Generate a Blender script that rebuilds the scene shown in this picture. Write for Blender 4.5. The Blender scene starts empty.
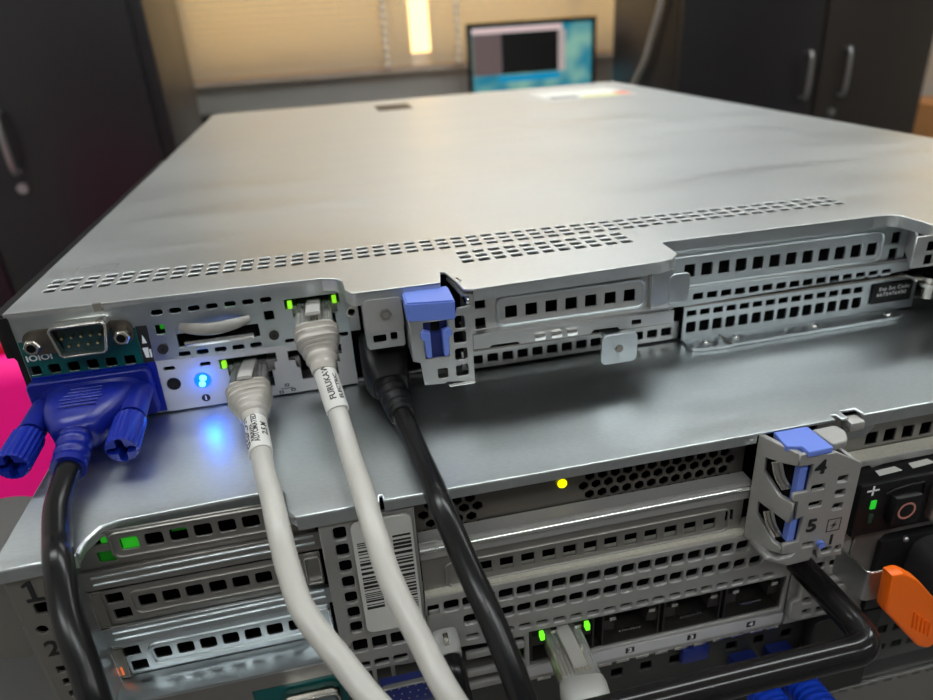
import bpy, bmesh, math, random
from mathutils import Vector, Matrix
random.seed(4)
SC = bpy.context.scene
COL = SC.collection
MM = 0.001
H0 = 1130.0            # height (mm) of the lower server's lid above the floor; all z below are relative to it


def W(x, y, z):
    return Vector((x * MM, y * MM, (z + H0) * MM))


# ------------------------------------------------------------------ camera
cam_d = bpy.data.cameras.new('camera')
cam = bpy.data.objects.new('camera', cam_d)
COL.objects.link(cam)
SC.camera = cam
yaw, pitch, roll = 0.1821, 0.4540, -0.0638
fwd = Vector((math.sin(yaw) * math.cos(pitch), math.cos(yaw) * math.cos(pitch), -math.sin(pitch)))
rgt = Vector((math.cos(yaw), -math.sin(yaw), 0))
upv = rgt.cross(fwd)
r2 = math.cos(roll) * rgt + math.sin(roll) * upv
u2 = -math.sin(roll) * rgt + math.cos(roll) * upv
M = Matrix((r2, u2, -fwd)).transposed().to_4x4()
M.translation = W(104.88, -221.51, 117.53)
cam.matrix_world = M
cam_d.sensor_width = 36
cam_d.lens = 680.9 / 933 * 36
cam_d.clip_start = 0.01
cam_d.clip_end = 60
cam_d.dof.use_dof = True
cam_d.dof.focus_distance = 0.20
cam_d.dof.aperture_fstop = 12.5

# ------------------------------------------------------------------ world, exposure
wd = bpy.data.worlds.new('world')
SC.world = wd
wd.use_nodes = True
wb = wd.node_tree.nodes['Background']
wb.inputs[0].default_value = (1.0, 0.66, 0.27, 1)
wb.inputs[1].default_value = 3.4
SC.view_settings.view_transform = 'Standard'
SC.view_settings.look = 'None'
SC.view_settings.gamma = 1
SC.view_settings.use_curve_mapping = False
SC.view_settings.exposure = 0.0
LAMP = 14.0             # strength of the fluorescent ceiling panels


# ------------------------------------------------------------------ materials
def mat(name, col, rough=0.5, metal=0.0, noise=0.0, scale=(60, 60, 60), bump=0.0, bscale=None, rvar=0.0,
        emit=None, trans=0.0, spec=0.5, col2=None, coat=0.0, ior=1.45, streak=None):
    m = bpy.data.materials.new(name)
    m.use_nodes = True
    nt = m.node_tree
    b = nt.nodes['Principled BSDF']
    b.inputs['Base Color'].default_value = (*col, 1)
    b.inputs['Roughness'].default_value = rough
    b.inputs['Metallic'].default_value = metal
    b.inputs['Specular IOR Level'].default_value = spec
    b.inputs['Transmission Weight'].default_value = trans
    b.inputs['Coat Weight'].default_value = coat
    b.inputs['IOR'].default_value = ior
    if emit:
        b.inputs['Emission Color'].default_value = (*emit[:3], 1)
        b.inputs['Emission Strength'].default_value = emit[3]
    if noise or bump or rvar:
        tc = nt.nodes.new('ShaderNodeNewGeometry')
        mp = nt.nodes.new('ShaderNodeMapping')
        mp.inputs['Scale'].default_value = scale
        nt.links.new(tc.outputs['Position'], mp.inputs[0])
        n = nt.nodes.new('ShaderNodeTexNoise')
        n.inputs['Scale'].default_value = 1.0
        n.inputs['Detail'].default_value = 5
        n.inputs['Roughness'].default_value = 0.65
        nt.links.new(mp.outputs[0], n.inputs['Vector'])
        if noise:
            mx = nt.nodes.new('ShaderNodeMix')
            mx.data_type = 'RGBA'
            c2 = col2 or tuple(max(0, c * (1 - noise)) for c in col)
            mx.inputs['A'].default_value = (*c2, 1)
            mx.inputs['B'].default_value = (*col, 1)
            cr = nt.nodes.new('ShaderNodeMapRange')
            cr.inputs['From Min'].default_value = 0.2
            cr.inputs['From Max'].default_value = 0.8
            nt.links.new(n.outputs['Fac'], cr.inputs['Value'])
            nt.links.new(cr.outputs[0], mx.inputs['Factor'])
            nt.links.new(mx.outputs['Result'], b.inputs['Base Color'])
        if rvar:
            mr = nt.nodes.new('ShaderNodeMapRange')
            mr.inputs['From Min'].default_value = 0.2
            mr.inputs['From Max'].default_value = 0.8
            mr.inputs['To Min'].default_value = max(0.02, rough - rvar)
            mr.inputs['To Max'].default_value = rough + rvar
            nt.links.new(n.outputs['Fac'], mr.inputs['Value'])
            nt.links.new(mr.outputs[0], b.inputs['Roughness'])
        if streak:
            mp3 = nt.nodes.new('ShaderNodeMapping')
            mp3.inputs['Rotation'].default_value = (0, 0, math.radians(-24))
            mp3.inputs['Scale'].default_value = streak[:3]
            nt.links.new(tc.outputs['Position'], mp3.inputs[0])
            n3 = nt.nodes.new('ShaderNodeTexNoise')
            n3.inputs['Scale'].default_value = 1.0
            n3.inputs['Detail'].default_value = 4
            nt.links.new(mp3.outputs[0], n3.inputs['Vector'])
            m3 = nt.nodes.new('ShaderNodeMapRange')
            m3.inputs['From Min'].default_value = 0.3
            m3.inputs['From Max'].default_value = 0.7
            m3.inputs['To Min'].default_value = -streak[3]
            m3.inputs['To Max'].default_value = streak[3]
            nt.links.new(n3.outputs['Fac'], m3.inputs['Value'])
            ad = nt.nodes.new('ShaderNodeMath')
            ad.operation = 'ADD'
            ad.inputs[1].default_value = rough
            nt.links.new(m3.outputs[0], ad.inputs[0])
            if rvar:
                nt.links.new(mr.outputs[0], ad.inputs[1])
            nt.links.new(ad.outputs[0], b.inputs['Roughness'])
        if bump:
            n2 = n
            if bscale:
                mp2 = nt.nodes.new('ShaderNodeMapping')
                mp2.inputs['Scale'].default_value = bscale
                nt.links.new(tc.outputs['Position'], mp2.inputs[0])
                n2 = nt.nodes.new('ShaderNodeTexNoise')
                n2.inputs['Scale'].default_value = 1.0
                n2.inputs['Detail'].default_value = 3
                nt.links.new(mp2.outputs[0], n2.inputs['Vector'])
            bp = nt.nodes.new('ShaderNodeBump')
            bp.inputs['Strength'].default_value = bump
            bp.inputs['Distance'].default_value = 0.0005
            nt.links.new(n2.outputs['Fac'], bp.inputs['Height'])
            nt.links.new(bp.outputs[0], b.inputs['Normal'])
    return m


def emis(name, col, s):
    return mat(name, tuple(c * 0.5 for c in col), 0.4, emit=(*col, s))


M_LIDU = mat('zinc_lid_worn', (0.62, 0.64, 0.645), 0.43, 1, noise=0.12, scale=(500, 1100, 500), rvar=0.05, bump=0.05, bscale=(2500, 5000, 2500), streak=(8, 38, 8, 0.04))
M_LIDL = mat('zinc_lid_brushed', (0.74, 0.785, 0.80), 0.36, 1, noise=0.16, scale=(500, 1100, 500), rvar=0.06, bump=0.06, bscale=(2800, 5000, 2800), streak=(14, 50, 14, 0.05))
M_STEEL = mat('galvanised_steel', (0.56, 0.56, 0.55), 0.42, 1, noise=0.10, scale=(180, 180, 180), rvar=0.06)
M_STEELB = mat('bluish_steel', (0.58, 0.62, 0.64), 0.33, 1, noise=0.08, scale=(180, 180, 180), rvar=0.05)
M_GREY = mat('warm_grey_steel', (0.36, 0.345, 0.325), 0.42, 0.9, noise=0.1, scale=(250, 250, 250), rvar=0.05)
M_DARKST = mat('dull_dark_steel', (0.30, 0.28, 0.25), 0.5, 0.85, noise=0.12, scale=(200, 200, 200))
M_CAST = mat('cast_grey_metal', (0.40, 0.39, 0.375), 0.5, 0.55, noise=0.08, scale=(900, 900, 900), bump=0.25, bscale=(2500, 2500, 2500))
M_DUST = mat('dusty_beige_metal', (0.56, 0.53, 0.45), 0.75, 0.2, noise=0.25, scale=(900, 900, 900), bump=0.4, bscale=(2500, 2500, 2500))
M_CHROME = mat('nickel', (0.75, 0.72, 0.66), 0.18, 1)
M_BRIGHT = mat('bright_steel', (0.80, 0.80, 0.78), 0.25, 1)
M_BLACK = mat('black_plastic', (0.007, 0.007, 0.0075), 0.42, spec=0.32)
M_VOID = mat('interior_shade', (0.004, 0.004, 0.004), 0.9, spec=0.1)  # matte black put in for the shade inside openings
M_CABLEK = mat('black_cable_jacket', (0.008, 0.008, 0.0085), 0.24, spec=0.35, noise=0.3, scale=(200, 200, 200), bump=0.03, bscale=(500, 500, 500))
M_CABLEG = mat('grey_cable_jacket', (0.45, 0.435, 0.40), 0.33, noise=0.06, scale=(90, 90, 90), bump=0.25, bscale=(220, 220, 220))
M_BOOT = mat('frosted_boot', (0.62, 0.58, 0.52), 0.16, trans=0.35, noise=0.1, scale=(500, 500, 500))
M_CLEAR = mat('clear_plastic', (0.86, 0.86, 0.84), 0.12, trans=0.8)
M_CLIP = mat('cloudy_clip', (0.60, 0.58, 0.55), 0.2, trans=0.25)
M_SLEEVE = mat('white_label_sleeve', (0.62, 0.61, 0.58), 0.3)
M_INK = mat('black_ink', (0.01, 0.01, 0.01), 0.6)
M_WHITEINK = mat('white_ink', (0.8, 0.8, 0.8), 0.6)
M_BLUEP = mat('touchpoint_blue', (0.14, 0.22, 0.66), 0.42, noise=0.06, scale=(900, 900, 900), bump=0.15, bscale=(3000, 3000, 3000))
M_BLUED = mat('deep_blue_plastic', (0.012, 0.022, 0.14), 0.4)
M_VGA = mat('vga_blue_plastic', (0.005, 0.012, 0.19), 0.30, spec=0.4, noise=0.08, scale=(300, 300, 300))
M_VGASCREW = mat('vga_thumbscrew_blue', (0.006, 0.018, 0.25), 0.26, spec=0.45)
M_BLUELBL = mat('blue_port_label', (0.003, 0.012, 0.24), 0.4)
M_TEAL = mat('teal_port_label', (0.0, 0.075, 0.075), 0.4)
M_TEALD = mat('dark_teal_insert', (0.004, 0.03, 0.04), 0.4)
M_WHITEL = mat('light_grey_label', (0.55, 0.54, 0.55), 0.5, 0.3)
M_ORANGE = mat('orange_plastic', (0.90, 0.145, 0.004), 0.38)
M_RUBBER = mat('dark_rubber', (0.035, 0.035, 0.037), 0.55, noise=0.3, scale=(400, 400, 400), bump=0.3, bscale=(900, 900, 900))
M_PCB = mat('circuit_board', (0.004, 0.018, 0.009), 0.6)
M_LEDG = emis('green_led', (0.16, 1.0, 0.02), 1.2)
M_LEDG2 = emis('lime_led', (0.32, 0.95, 0.02), 0.75)
M_GLOWG = emis('dim_green_glow', (0.03, 0.6, 0.02), 0.35)
M_GLOWDK = emis('faint_green_glow', (0.01, 0.30, 0.01), 0.12)
M_LEDP = emis('supply_green_led', (0.03, 0.75, 0.04), 0.5)
M_LEDY = emis('yellow_led', (1.0, 0.92, 0.0), 1.6)
M_LEDB = emis('blue_led', (0.0, 0.10, 1.0), 2.2)
M_LEDBC = emis('blue_led_core', (0.12, 0.62, 1.0), 3.2)
M_REFLO = emis('orange_reflection', (1.0, 0.20, 0.05), 0.6)
M_CAB = mat('black_cabinet', (0.016, 0.014, 0.016), 0.35, noise=0.2, scale=(3, 3, 3))
M_CABB = mat('cabinet_reflection_brown', (0.030, 0.024, 0.020), 0.4, noise=0.15, scale=(3, 3, 3))  # brownish reflection on the right door is put into its colour
M_WALL = mat('painted_wall', (0.72, 0.70, 0.66), 0.8, noise=0.05, scale=(4, 4, 4))
M_WALLD = mat('dark_grey_wall', (0.20, 0.205, 0.21), 0.8, noise=0.06, scale=(4, 4, 4))  # kept dark so less light bounces onto the steel faces
M_WALLG = mat('grey_wall_panel', (0.66, 0.65, 0.61), 0.8, noise=0.06, scale=(4, 4, 4))
M_WALLB = mat('brown_wall_panel', (0.25, 0.19, 0.15), 0.8, noise=0.06, scale=(4, 4, 4))
M_SILL = mat('beige_sill', (0.62, 0.50, 0.40), 0.7)
M_FLOOR = mat('grey_floor', (0.13, 0.125, 0.12), 0.6, noise=0.15, scale=(5, 5, 5))
M_CEIL = mat('white_ceiling', (0.80, 0.80, 0.78), 0.9)
M_PANEL = emis('lamp_diffuser', (0.95, 1.0, 1.0), LAMP)
M_PINK = mat('glowing_magenta', (0.95, 0.0, 0.22), 0.6, emit=(1.0, 0.0, 0.30, 0.15))  # glow added to the colour; the object is no lamp
M_WOOD = mat('grey_laminate', (0.35, 0.33, 0.30), 0.5)
M_BLACKST = mat('blackish_steel', (0.09, 0.09, 0.085), 0.5, 0.8)  # very dark even steel for the lowest servers' panels
M_CHAIN = mat('pearl_beads', (0.95, 0.92, 0.86), 0.15)
M_PORT = mat('dark_port_metal', (0.06, 0.055, 0.05), 0.45, 0.8)
M_POSTG = mat('satin_grey_metal', (0.42, 0.42, 0.42), 0.3, 0.9)


def blind_mat():
    m = bpy.data.materials.new('cream_slats')
    m.use_nodes = True
    nt = m.node_tree
    nt.nodes.clear()
    o = nt.nodes.new('ShaderNodeOutputMaterial')
    d = nt.nodes.new('ShaderNodeBsdfDiffuse')
    t = nt.nodes.new('ShaderNodeBsdfTranslucent')
    mx = nt.nodes.new('ShaderNodeMixShader')
    d.inputs[0].default_value = (0.66, 0.60, 0.52, 1)
    t.inputs[0].default_value = (0.80, 0.80, 0.76, 1)
    mx.inputs[0].default_value = 0.42
    nt.links.new(d.outputs[0], mx.inputs[1])
    nt.links.new(t.outputs[0], mx.inputs[2])
    nt.links.new(mx.outputs[0], o.inputs[0])
    return m


M_SLAT = blind_mat()


def glass_mat():
    m = bpy.data.materials.new('window_glass')
    m.use_nodes = True
    nt = m.node_tree
    nt.nodes.clear()
    o = nt.nodes.new('ShaderNodeOutputMaterial')
    t = nt.nodes.new('ShaderNodeBsdfTransparent')
    g = nt.nodes.new('ShaderNodeBsdfGlossy')
    g.inputs['Roughness'].default_value = 0.03
    mx = nt.nodes.new('ShaderNodeMixShader')
    mx.inputs[0].default_value = 0.08
    nt.links.new(t.outputs[0], mx.inputs[1])
    nt.links.new(g.outputs[0], mx.inputs[2])
    nt.links.new(mx.outputs[0], o.inputs[0])
    return m


M_GLASS = glass_mat()


# ------------------------------------------------------------------ object helpers
def link(name, me, m, parent=None, kind=None, label=None, smooth=False, auto=None):
    """me holds world coordinates in mm; becomes one object with its origin in its own middle"""
    if len(me.vertices) == 0:
        raise RuntimeError('empty mesh ' + name)
    lo = Vector((1e9,) * 3)
    hi = Vector((-1e9,) * 3)
    for v in me.vertices:
        for i in range(3):
            lo[i] = min(lo[i], v.co[i])
            hi[i] = max(hi[i], v.co[i])
    c = (lo + hi) / 2
    me.transform(Matrix.Translation(-c))
    me.transform(Matrix.Scale(MM, 4))
    me.name = name
    me.materials.clear()
    for k in (m if isinstance(m, (list, tuple)) else [m]):
        me.materials.append(k)
    if smooth or auto:
        for p in me.polygons:
            p.use_smooth = True
    if auto:
        me.set_sharp_from_angle(angle=math.radians(auto))
    o = bpy.data.objects.new(name, me)
    COL.objects.link(o)
    wl = W(*c)
    o.location = wl
    if parent is not None:
        o.parent = parent
        p = parent
        while p is not None:
            wl = wl - p.location
            p = p.parent
        o.location = wl
    if kind:
        o['kind'] = kind
    if label:
        o['label'] = label
    return o


def tag(o, label, cat, group=None):
    o['label'] = label
    o['category'] = cat
    if group:
        o['group'] = group
    return o


def thing(name, label, cat, loc, group=None):
    o = bpy.data.objects.new(name, None)
    o.empty_display_size = 0.02
    COL.objects.link(o)
    o.location = W(*loc)
    return tag(o, label, cat, group)


def bm_mesh(bm):
    bmesh.ops.recalc_face_normals(bm, faces=bm.faces)
    me = bpy.data.meshes.new('m')
    bm.to_mesh(me)
    bm.free()
    return me


def add_box(bm, x0, x1, y0, y1, z0, z1, bev=0.0, seg=2, mtx=None):
    r = bmesh.ops.create_cube(bm, size=1)
    vs = r['verts']
    for v in vs:
        v.co = Vector(((x0 + x1) / 2 + v.co.x * (x1 - x0), (y0 + y1) / 2 + v.co.y * (y1 - y0), (z0 + z1) / 2 + v.co.z * (z1 - z0)))
    if bev:
        es = list({e for v in vs for e in v.link_edges})
        r = bmesh.ops.bevel(bm, geom=es, offset=bev, segments=seg, affect='EDGES', profile=0.5)
        vs = list({v for f in r['faces'] for v in f.verts} | {v for v in vs if v.is_valid})
    if mtx is not None:
        bmesh.ops.transform(bm, matrix=mtx, verts=vs)
    return vs


def box(name, x0, x1, y0, y1, z0, z1, m, parent=None, bev=0.0, **k):
    bm = bmesh.new()
    add_box(bm, x0, x1, y0, y1, z0, z1, bev)
    return link(name, bm_mesh(bm), m, parent, auto=35 if bev else None, **k)


def rr(cx, cz, w, h, r=0.5, n=3, sk=0.0):
    """rounded rectangle outline, sk shears it sideways"""
    r = min(r, w / 2 - 1e-3, h / 2 - 1e-3)
    out = []
    for (sx, sz, a0) in ((1, 1, 0), (-1, 1, 90), (-1, -1, 180), (1, -1, 270)):
        for i in range(n + 1):
            a = math.radians(a0 + 90 * i / n)
            px = sx * (w / 2 - r) + r * math.cos(a)
            pz = sz * (h / 2 - r) + r * math.sin(a)
            out.append((cx + px + sk * pz, cz + pz))
    return out


def circ(cx, cz, r, n=16, a0=0.0):
    return [(cx + r * math.cos(a0 + 2 * math.pi * i / n), cz + r * math.sin(a0 + 2 * math.pi * i / n)) for i in range(n)]


def flat_mesh(outers, holes, t, bev=0.0):
    """filled 2-D outline with holes, thickness t, in the local xy plane (front face at +t/2)"""
    cu = bpy.data.curves.new('c', 'CURVE')
    cu.dimensions = '2D'
    cu.fill_mode = 'BOTH'
    cu.extrude = max(t / 2 - bev, 1e-4)
    cu.bevel_depth = bev
    cu.bevel_resolution = 1
    if bev:
        cu.offset = -bev
    for pl in list(outers) + list(holes):
        s = cu.splines.new('POLY')
        s.points.add(len(pl) - 1)
        for p, q in zip(s.points, pl):
            p.co = (q[0], q[1], 0, 1)
        s.use_cyclic_u = True
    o = bpy.data.objects.new('tmp', cu)
    me = bpy.data.meshes.new_from_object(o)
    bpy.data.objects.remove(o)
    bpy.data.curves.remove(cu)
    return me


def plane_mtx(plane, d, t):
    if plane == 'XZ':      # front looks towards -y, the front face lies at y = d
        return Matrix(((1, 0, 0, 0), (0, 0, -1, d + t / 2), (0, 1, 0, 0), (0, 0, 0, 1)))
    if plane == 'XY':      # top face lies at z = d
        return Matrix(((1, 0, 0, 0), (0, 1, 0, 0), (0, 0, 1, d - t / 2), (0, 0, 0, 1)))
    if plane == 'YZ':      # front looks towards -x, the front face lies at x = d; outline is (y, z)
        return Matrix(((0, 0, -1, d + t / 2), (-1, 0, 0, 0), (0, 1, 0, 0), (0, 0, 0, 1)))


def plate(name, outer, holes, plane, d, t, m, parent=None, bev=0.0, mtx=None, **k):
    if outer and not isinstance(outer[0][0], (list, tuple)):
        outer = [outer]
    me = flat_mesh(outer, holes, t, bev)
    me.transform(mtx if mtx is not None else plane_mtx(plane, d, t))
    return link(name, me, m, parent, **k)


def rect(x0, x1, z0, z1):
    return [(x0, z0), (x1, z0), (x1, z1), (x0, z1)]


def row(x0, x1, n, z0, z1, w, h, r=0.5):
    return [rr(x0 + (x1 - x0) * i / max(1, n - 1), z0 + (z1 - z0) * i / max(1, n - 1), w, h, r) for i in range(n)]


def catmull(pts, n=8):
    P = [Vector(p) for p in pts]
    P = [P[0] * 2 - P[1]] + P + [P[-1] * 2 - P[-2]]
    out = []
    for i in range(1, len(P) - 2):
        for k in range(n):
            t = k / n
            a, b, c, d = P[i - 1:i + 3]
            out.append(0.5 * ((2 * b) + (c - a) * t + (2 * a - 5 * b + 4 * c - d) * t * t + (3 * b - a - 3 * c + d) * t ** 3))
    out.append(P[-2])
    return out


def add_sweep(bm, path, secs, n=20, up=Vector((0, 0, 1)), cap=True):
    """sweep a superellipse section along path; secs: (half_w, half_h, power) for each path point (or one for all)"""
    P = [Vector(p) for p in path]
    if not isinstance(secs, list):
        secs = [secs] * len(P)
    rings = []
    T0 = (P[1] - P[0]).normalized()
    S = T0.cross(up)
    if S.length < 1e-4:
        S = T0.cross(Vector((1, 0, 0)))
    S.normalize()
    for i, p in enumerate(P):
        T = (P[min(i + 1, len(P) - 1)] - P[max(i - 1, 0)]).normalized()
        S = (S - T * S.dot(T)).normalized()
        U = S.cross(T).normalized()
        s = secs[i]
        if not isinstance(s, (tuple, list)):
            s = (s, s, 2)
        ring = []
        for k in range(n):
            a = 2 * math.pi * k / n
            ca, sa = math.cos(a), math.sin(a)
            e = 2.0 / s[2]
            ring.append(bm.verts.new(p + S * (s[0] * math.copysign(abs(ca) ** e, ca)) + U * (s[1] * math.copysign(abs(sa) ** e, sa))))
        rings.append(ring)
    for a, b in zip(rings, rings[1:]):
        for k in range(n):
            bm.faces.new((a[k], a[(k + 1) % n], b[(k + 1) % n], b[k]))
    if cap:
        bm.faces.new(rings[0][::-1])
        bm.faces.new(rings[-1])


def sweep(name, path, secs, m, parent=None, n=20, auto=50, **k):
    bm = bmesh.new()
    add_sweep(bm, path, secs, n)
    return link(name, bm_mesh(bm), m, parent, auto=auto, **k)


def tube(name, pts, r, m, parent=None, n=18, res=8, **k):
    return sweep(name, catmull(pts, res), (r, r, 2), m, parent, n, **k)


def cyl(name, p0, p1, r, m, parent=None, n=24, **k):
    return sweep(name, [p0, p1], (r, r, 2), m, parent, n, **k)


def text_mesh(s, size, t=0.05, align='LEFT', space=1.0, fat=0.022):
    cu = bpy.data.curves.new('t', 'FONT')
    cu.body = s
    cu.size = size
    cu.extrude = t / 2
    cu.align_x = align
    cu.align_y = 'CENTER'
    cu.space_character = space
    cu.resolution_u = 3
    cu.offset = fat * size
    o = bpy.data.objects.new('tmp', cu)
    me = bpy.data.meshes.new_from_object(o)
    bpy.data.objects.remove(o)
    bpy.data.curves.remove(cu)
    return me


def text_on(name, s, size, org, ux, uy, m, parent, align='LEFT', sx=1.0, t=0.06, space=1.0, fat=0.022):
    me = text_mesh(s, size, t, align, space, fat)
    ux = Vector(ux).normalized()
    uy = Vector(uy).normalized()
    uz = ux.cross(uy)
    T = Matrix((ux * sx, uy, uz)).transposed().to_4x4()
    T.translation = Vector(org) + uz * t / 2
    me.transform(T)
    return link(name, me, m, parent)


def join_meshes(mes):
    bm = bmesh.new()
    for me in mes:
        bm.from_mesh(me)
    out = bpy.data.meshes.new('j')
    bm.to_mesh(out)
    bm.free()
    return out


def wall_strip_mesh(path, z0, z1, t=1.0):
    """upright sheet metal strip along a polyline (x,y), thickness t to its left"""
    bm = bmesh.new()
    P = [Vector((p[0], p[1])) for p in path]
    off = []
    for i, p in enumerate(P):
        a = (P[i] - P[i - 1]).normalized() if i else (P[1] - P[0]).normalized()
        b = (P[i + 1] - P[i]).normalized() if i < len(P) - 1 else a
        na, nb = Vector((-a.y, a.x)), Vector((-b.y, b.x))
        nn = (na + nb)
        nn = nn / max(0.3, nn.length ** 2) * 2
        off.append(p + nn * t)
    cols = []
    for p, q in zip(P, off):
        cols.append([bm.verts.new((p.x, p.y, z0)), bm.verts.new((p.x, p.y, z1)), bm.verts.new((q.x, q.y, z1)), bm.verts.new((q.x, q.y, z0))])
    for a, b in zip(cols, cols[1:]):
        for k in range(4):
            bm.faces.new((a[k], a[(k + 1) % 4], b[(k + 1) % 4], b[k]))
    bm.faces.new(cols[0][::-1])
    bm.faces.new(cols[-1])
    return bm_mesh(bm)


def rounded_path(pts, r=2.0, n=4):
    """round the corners of an open polyline"""
    out = [Vector(pts[0])]
    for a, b, c in zip(pts, pts[1:], pts[2:]):
        a, b, c = Vector(a), Vector(b), Vector(c)
        rr_ = min(r, (a - b).length * 0.45, (c - b).length * 0.45)
        p = b + (a - b).normalized() * rr_
        q = b + (c - b).normalized() * rr_
        for i in range(n + 1):
            t = i / n
            out.append(p * (1 - t) ** 2 + b * 2 * t * (1 - t) + q * t * t)
    out.append(Vector(pts[-1]))
    return [tuple(v) for v in out]


# ================================================================== THE ROOM
RX0, RX1, RY0, RY1, RZ0, RZ1 = -1500, 5200, -2600, 3300, -1130, 1650
box('floor', RX0, RX1, RY0, RY1, RZ0 - 60, RZ0, M_FLOOR, kind='structure')
box('ceiling', RX0, RX1, RY0, RY1, RZ1, RZ1 + 60, M_CEIL, kind='structure')
box('wall_left', RX0 - 80, RX0, RY0, RY1, RZ0, RZ1, M_WALL, kind='structure')
box('wall_right', RX1, RX1 + 80, RY0, RY1, RZ0, RZ1, M_WALL, kind='structure')
box('wall_front', RX0, RX1, RY0 - 80, RY0, RZ0, RZ1, M_WALLD, kind='structure')
WIN1 = (-440, 2300, -60, 1250)
WIN2 = (3000, 4700, -140, 1250)
plate('wall_back', rect(RX0, RX1, RZ0, RZ1), [rect(*WIN1), rect(*WIN2)], 'XZ', RY1 - 80, 80, M_WALLG, kind='structure')
for i, w in enumerate((WIN1, WIN2)):
    wx0, wx1, wz0, wz1 = w
    fr = [rect(wx0, wx1, wz0, wz1)]
    nb = 3
    holes = []
    for k in range(nb):
        a = wx0 + 40 + (wx1 - wx0 - 40) * k / nb
        b = wx0 + (wx1 - wx0 - 40) * (k + 1) / nb
        holes.append(rect(a, b, wz0 + 40, wz1 - 40))
    win = plate('window_%d' % (i + 1), fr, holes, 'XZ', RY1 - 60, 40, M_WALL, kind='structure')
    box('pane', wx0 + 30, wx1 - 30, RY1 - 44, RY1 - 38, wz0 + 30, wz1 - 30, M_GLASS, win)
box('trim_1', -452, 2320, RY1 - 150, RY1 - 80, -94, -66, M_SILL, kind='structure')
box('trim_2', -562, -458, RY1 - 130, RY1 - 80, -78, RZ1, M_WALLB, kind='structure')
box('trim_3', -562, -458, RY1 - 128, RY1 - 80, RZ0, -78, M_WALLG, kind='structure')

# ceiling lights
for i, (lx, ly) in enumerate(((-600, 500), (900, 500), (2600, 500), (-600, -1300), (900, -1300), (2600, -1300), (900, 2200))):
    t = thing('ceiling_light', 'white fluorescent ceiling panel above the servers', 'lamp', (lx, ly, RZ1), 'fluorescent ceiling panels')
    plate('frame', rect(lx - 620, lx + 620, ly - 170, ly + 170), [rect(lx - 600, lx + 600, ly - 150, ly + 150)], 'XY', RZ1 - 1, 30, M_WALL, t)
    box('diffuser', lx - 600, lx + 600, ly - 150, ly + 150, RZ1 - 25, RZ1 - 12, M_PANEL, t)


# blinds
def blind(x0, x1, zb, label, chain_x, chain_z):
    y = RY1 - 150
    t = thing('window_blind', label, 'blind', ((x0 + x1) / 2, y, zb), None)
    bm = bmesh.new()
    z = zb + 22
    while z < 1290:
        mt = Matrix.Translation((0, y, z)) @ Matrix.Rotation(math.radians(58), 4, 'X')
        add_box(bm, x0, x1, -14, 14, -0.6, 0.6, mtx=mt)
        z += 25
    link('slats', bm_mesh(bm), M_SLAT, t)
    box('bottom_rail', x0, x1, y - 8, y + 8, zb, zb + 14, M_SLAT, t, bev=3)
    box('head_rail', x0, x1, y - 16, y + 16, 1290, 1325, M_SLAT, t)
    if chain_x is not None:
        bm = bmesh.new()
        zz = chain_z
        while zz < 700:
            bmesh.ops.create_icosphere(bm, subdivisions=2, radius=14, matrix=Matrix.Translation((chain_x, y - 35, zz)))
            zz += 33
        add_sweep(bm, [(chain_x, y - 35, chain_z), (chain_x, y - 35, 1300)], (2, 2, 2), 6)
        link('bead_chain', bm_mesh(bm), M_CHAIN, t, smooth=True)
    return t


blind(-470, 560, -62, 'cream slatted blind left of the bright gap behind the upper server', 440, -58)
blind(648, 2330, -62, 'cream slatted blind behind the computer monitor', 770, -58)
blind(2980, 3300, -150, 'cream slatted blind right of the brown reflecting cabinet door', None, 0)

# black low box under the sill
t = thing('low_cabinet', 'low black box in the corner under the window sill', 'cabinet', (-420, 3100, RZ0))
box('body', -474, -300, 3010, 3160, RZ0, -205, M_CAB, t, bev=4)
box('door', -470, -304, 3000, 3010, RZ0 + 40, -212, M_CAB, t, bev=2)


# cabinets
def bar_handle(x, y, z0, z1, parent):
    h = tube('handle', [(x, y, z0), (x, y - 22, z0 + 6), (x, y - 27, (z0 + z1) / 2), (x, y - 22, z1 - 6), (x, y, z1)], 6.5, M_POSTG, parent, n=12)
    return h


t = thing('storage_cabinet', 'tall black cabinet left of the window, steel handle and lock', 'cabinet', (-600, 1650, RZ0))
box('carcass', -1050, -219, 1462, 1900, RZ0, 900, M_CAB, t, bev=3)
d = box('door', -640, -246, 1442, 1462, RZ0 + 60, 890, M_CAB, t, bev=3)
bar_handle(-545, 1442, -128, -6, d)
cyl('lock', (-547, 1434, -162), (-547, 1445, -162), 11, M_POSTG, d)
d = box('door', -1046, -644, 1442, 1462, RZ0 + 60, 890, M_CAB, t, bev=3)
bar_handle(-740, 1442, -128, -6, d)

t = thing('storage_cabinet', 'dark two door cabinet right of the monitor with paired steel handles', 'cabinet', (1600, 2000, RZ0))
box('carcass', 1176, 2064, 1822, 2300, RZ0, 900, M_CAB, t, bev=3)
d = box('door', 1178, 1648, 1800, 1820, RZ0 + 60, 890, M_CAB, t, bev=3)
bar_handle(1604, 1800, -174, -40, d)
d = box('door', 1658, 2052, 1800, 1820, RZ0 + 60, 890, M_CABB, t, bev=3, label='door tinted by a brownish reflection')
bar_handle(1738, 1800, -174, -36, d)
cyl('lock', (1719, 1792, -224), (1719, 1803, -224), 11, M_POSTG, d)

o = tube('hanging_cable', [(1160, 1880, 700), (1160, 1890, 300), (1158, 1906, 130), (1157, 1953, 34), (1157, 1993, -40), (1156, 2053, -104), (1156, 2120, -200), (1156, 2150, -420), (1156, 2150, RZ0 + 9)], 9,
         mat('grey_hanging_cable', (0.42, 0.39, 0.35), 0.5), n=12)
tag(o, 'grey cable hanging down the side of the cabinet right of the monitor', 'cable')

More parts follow.
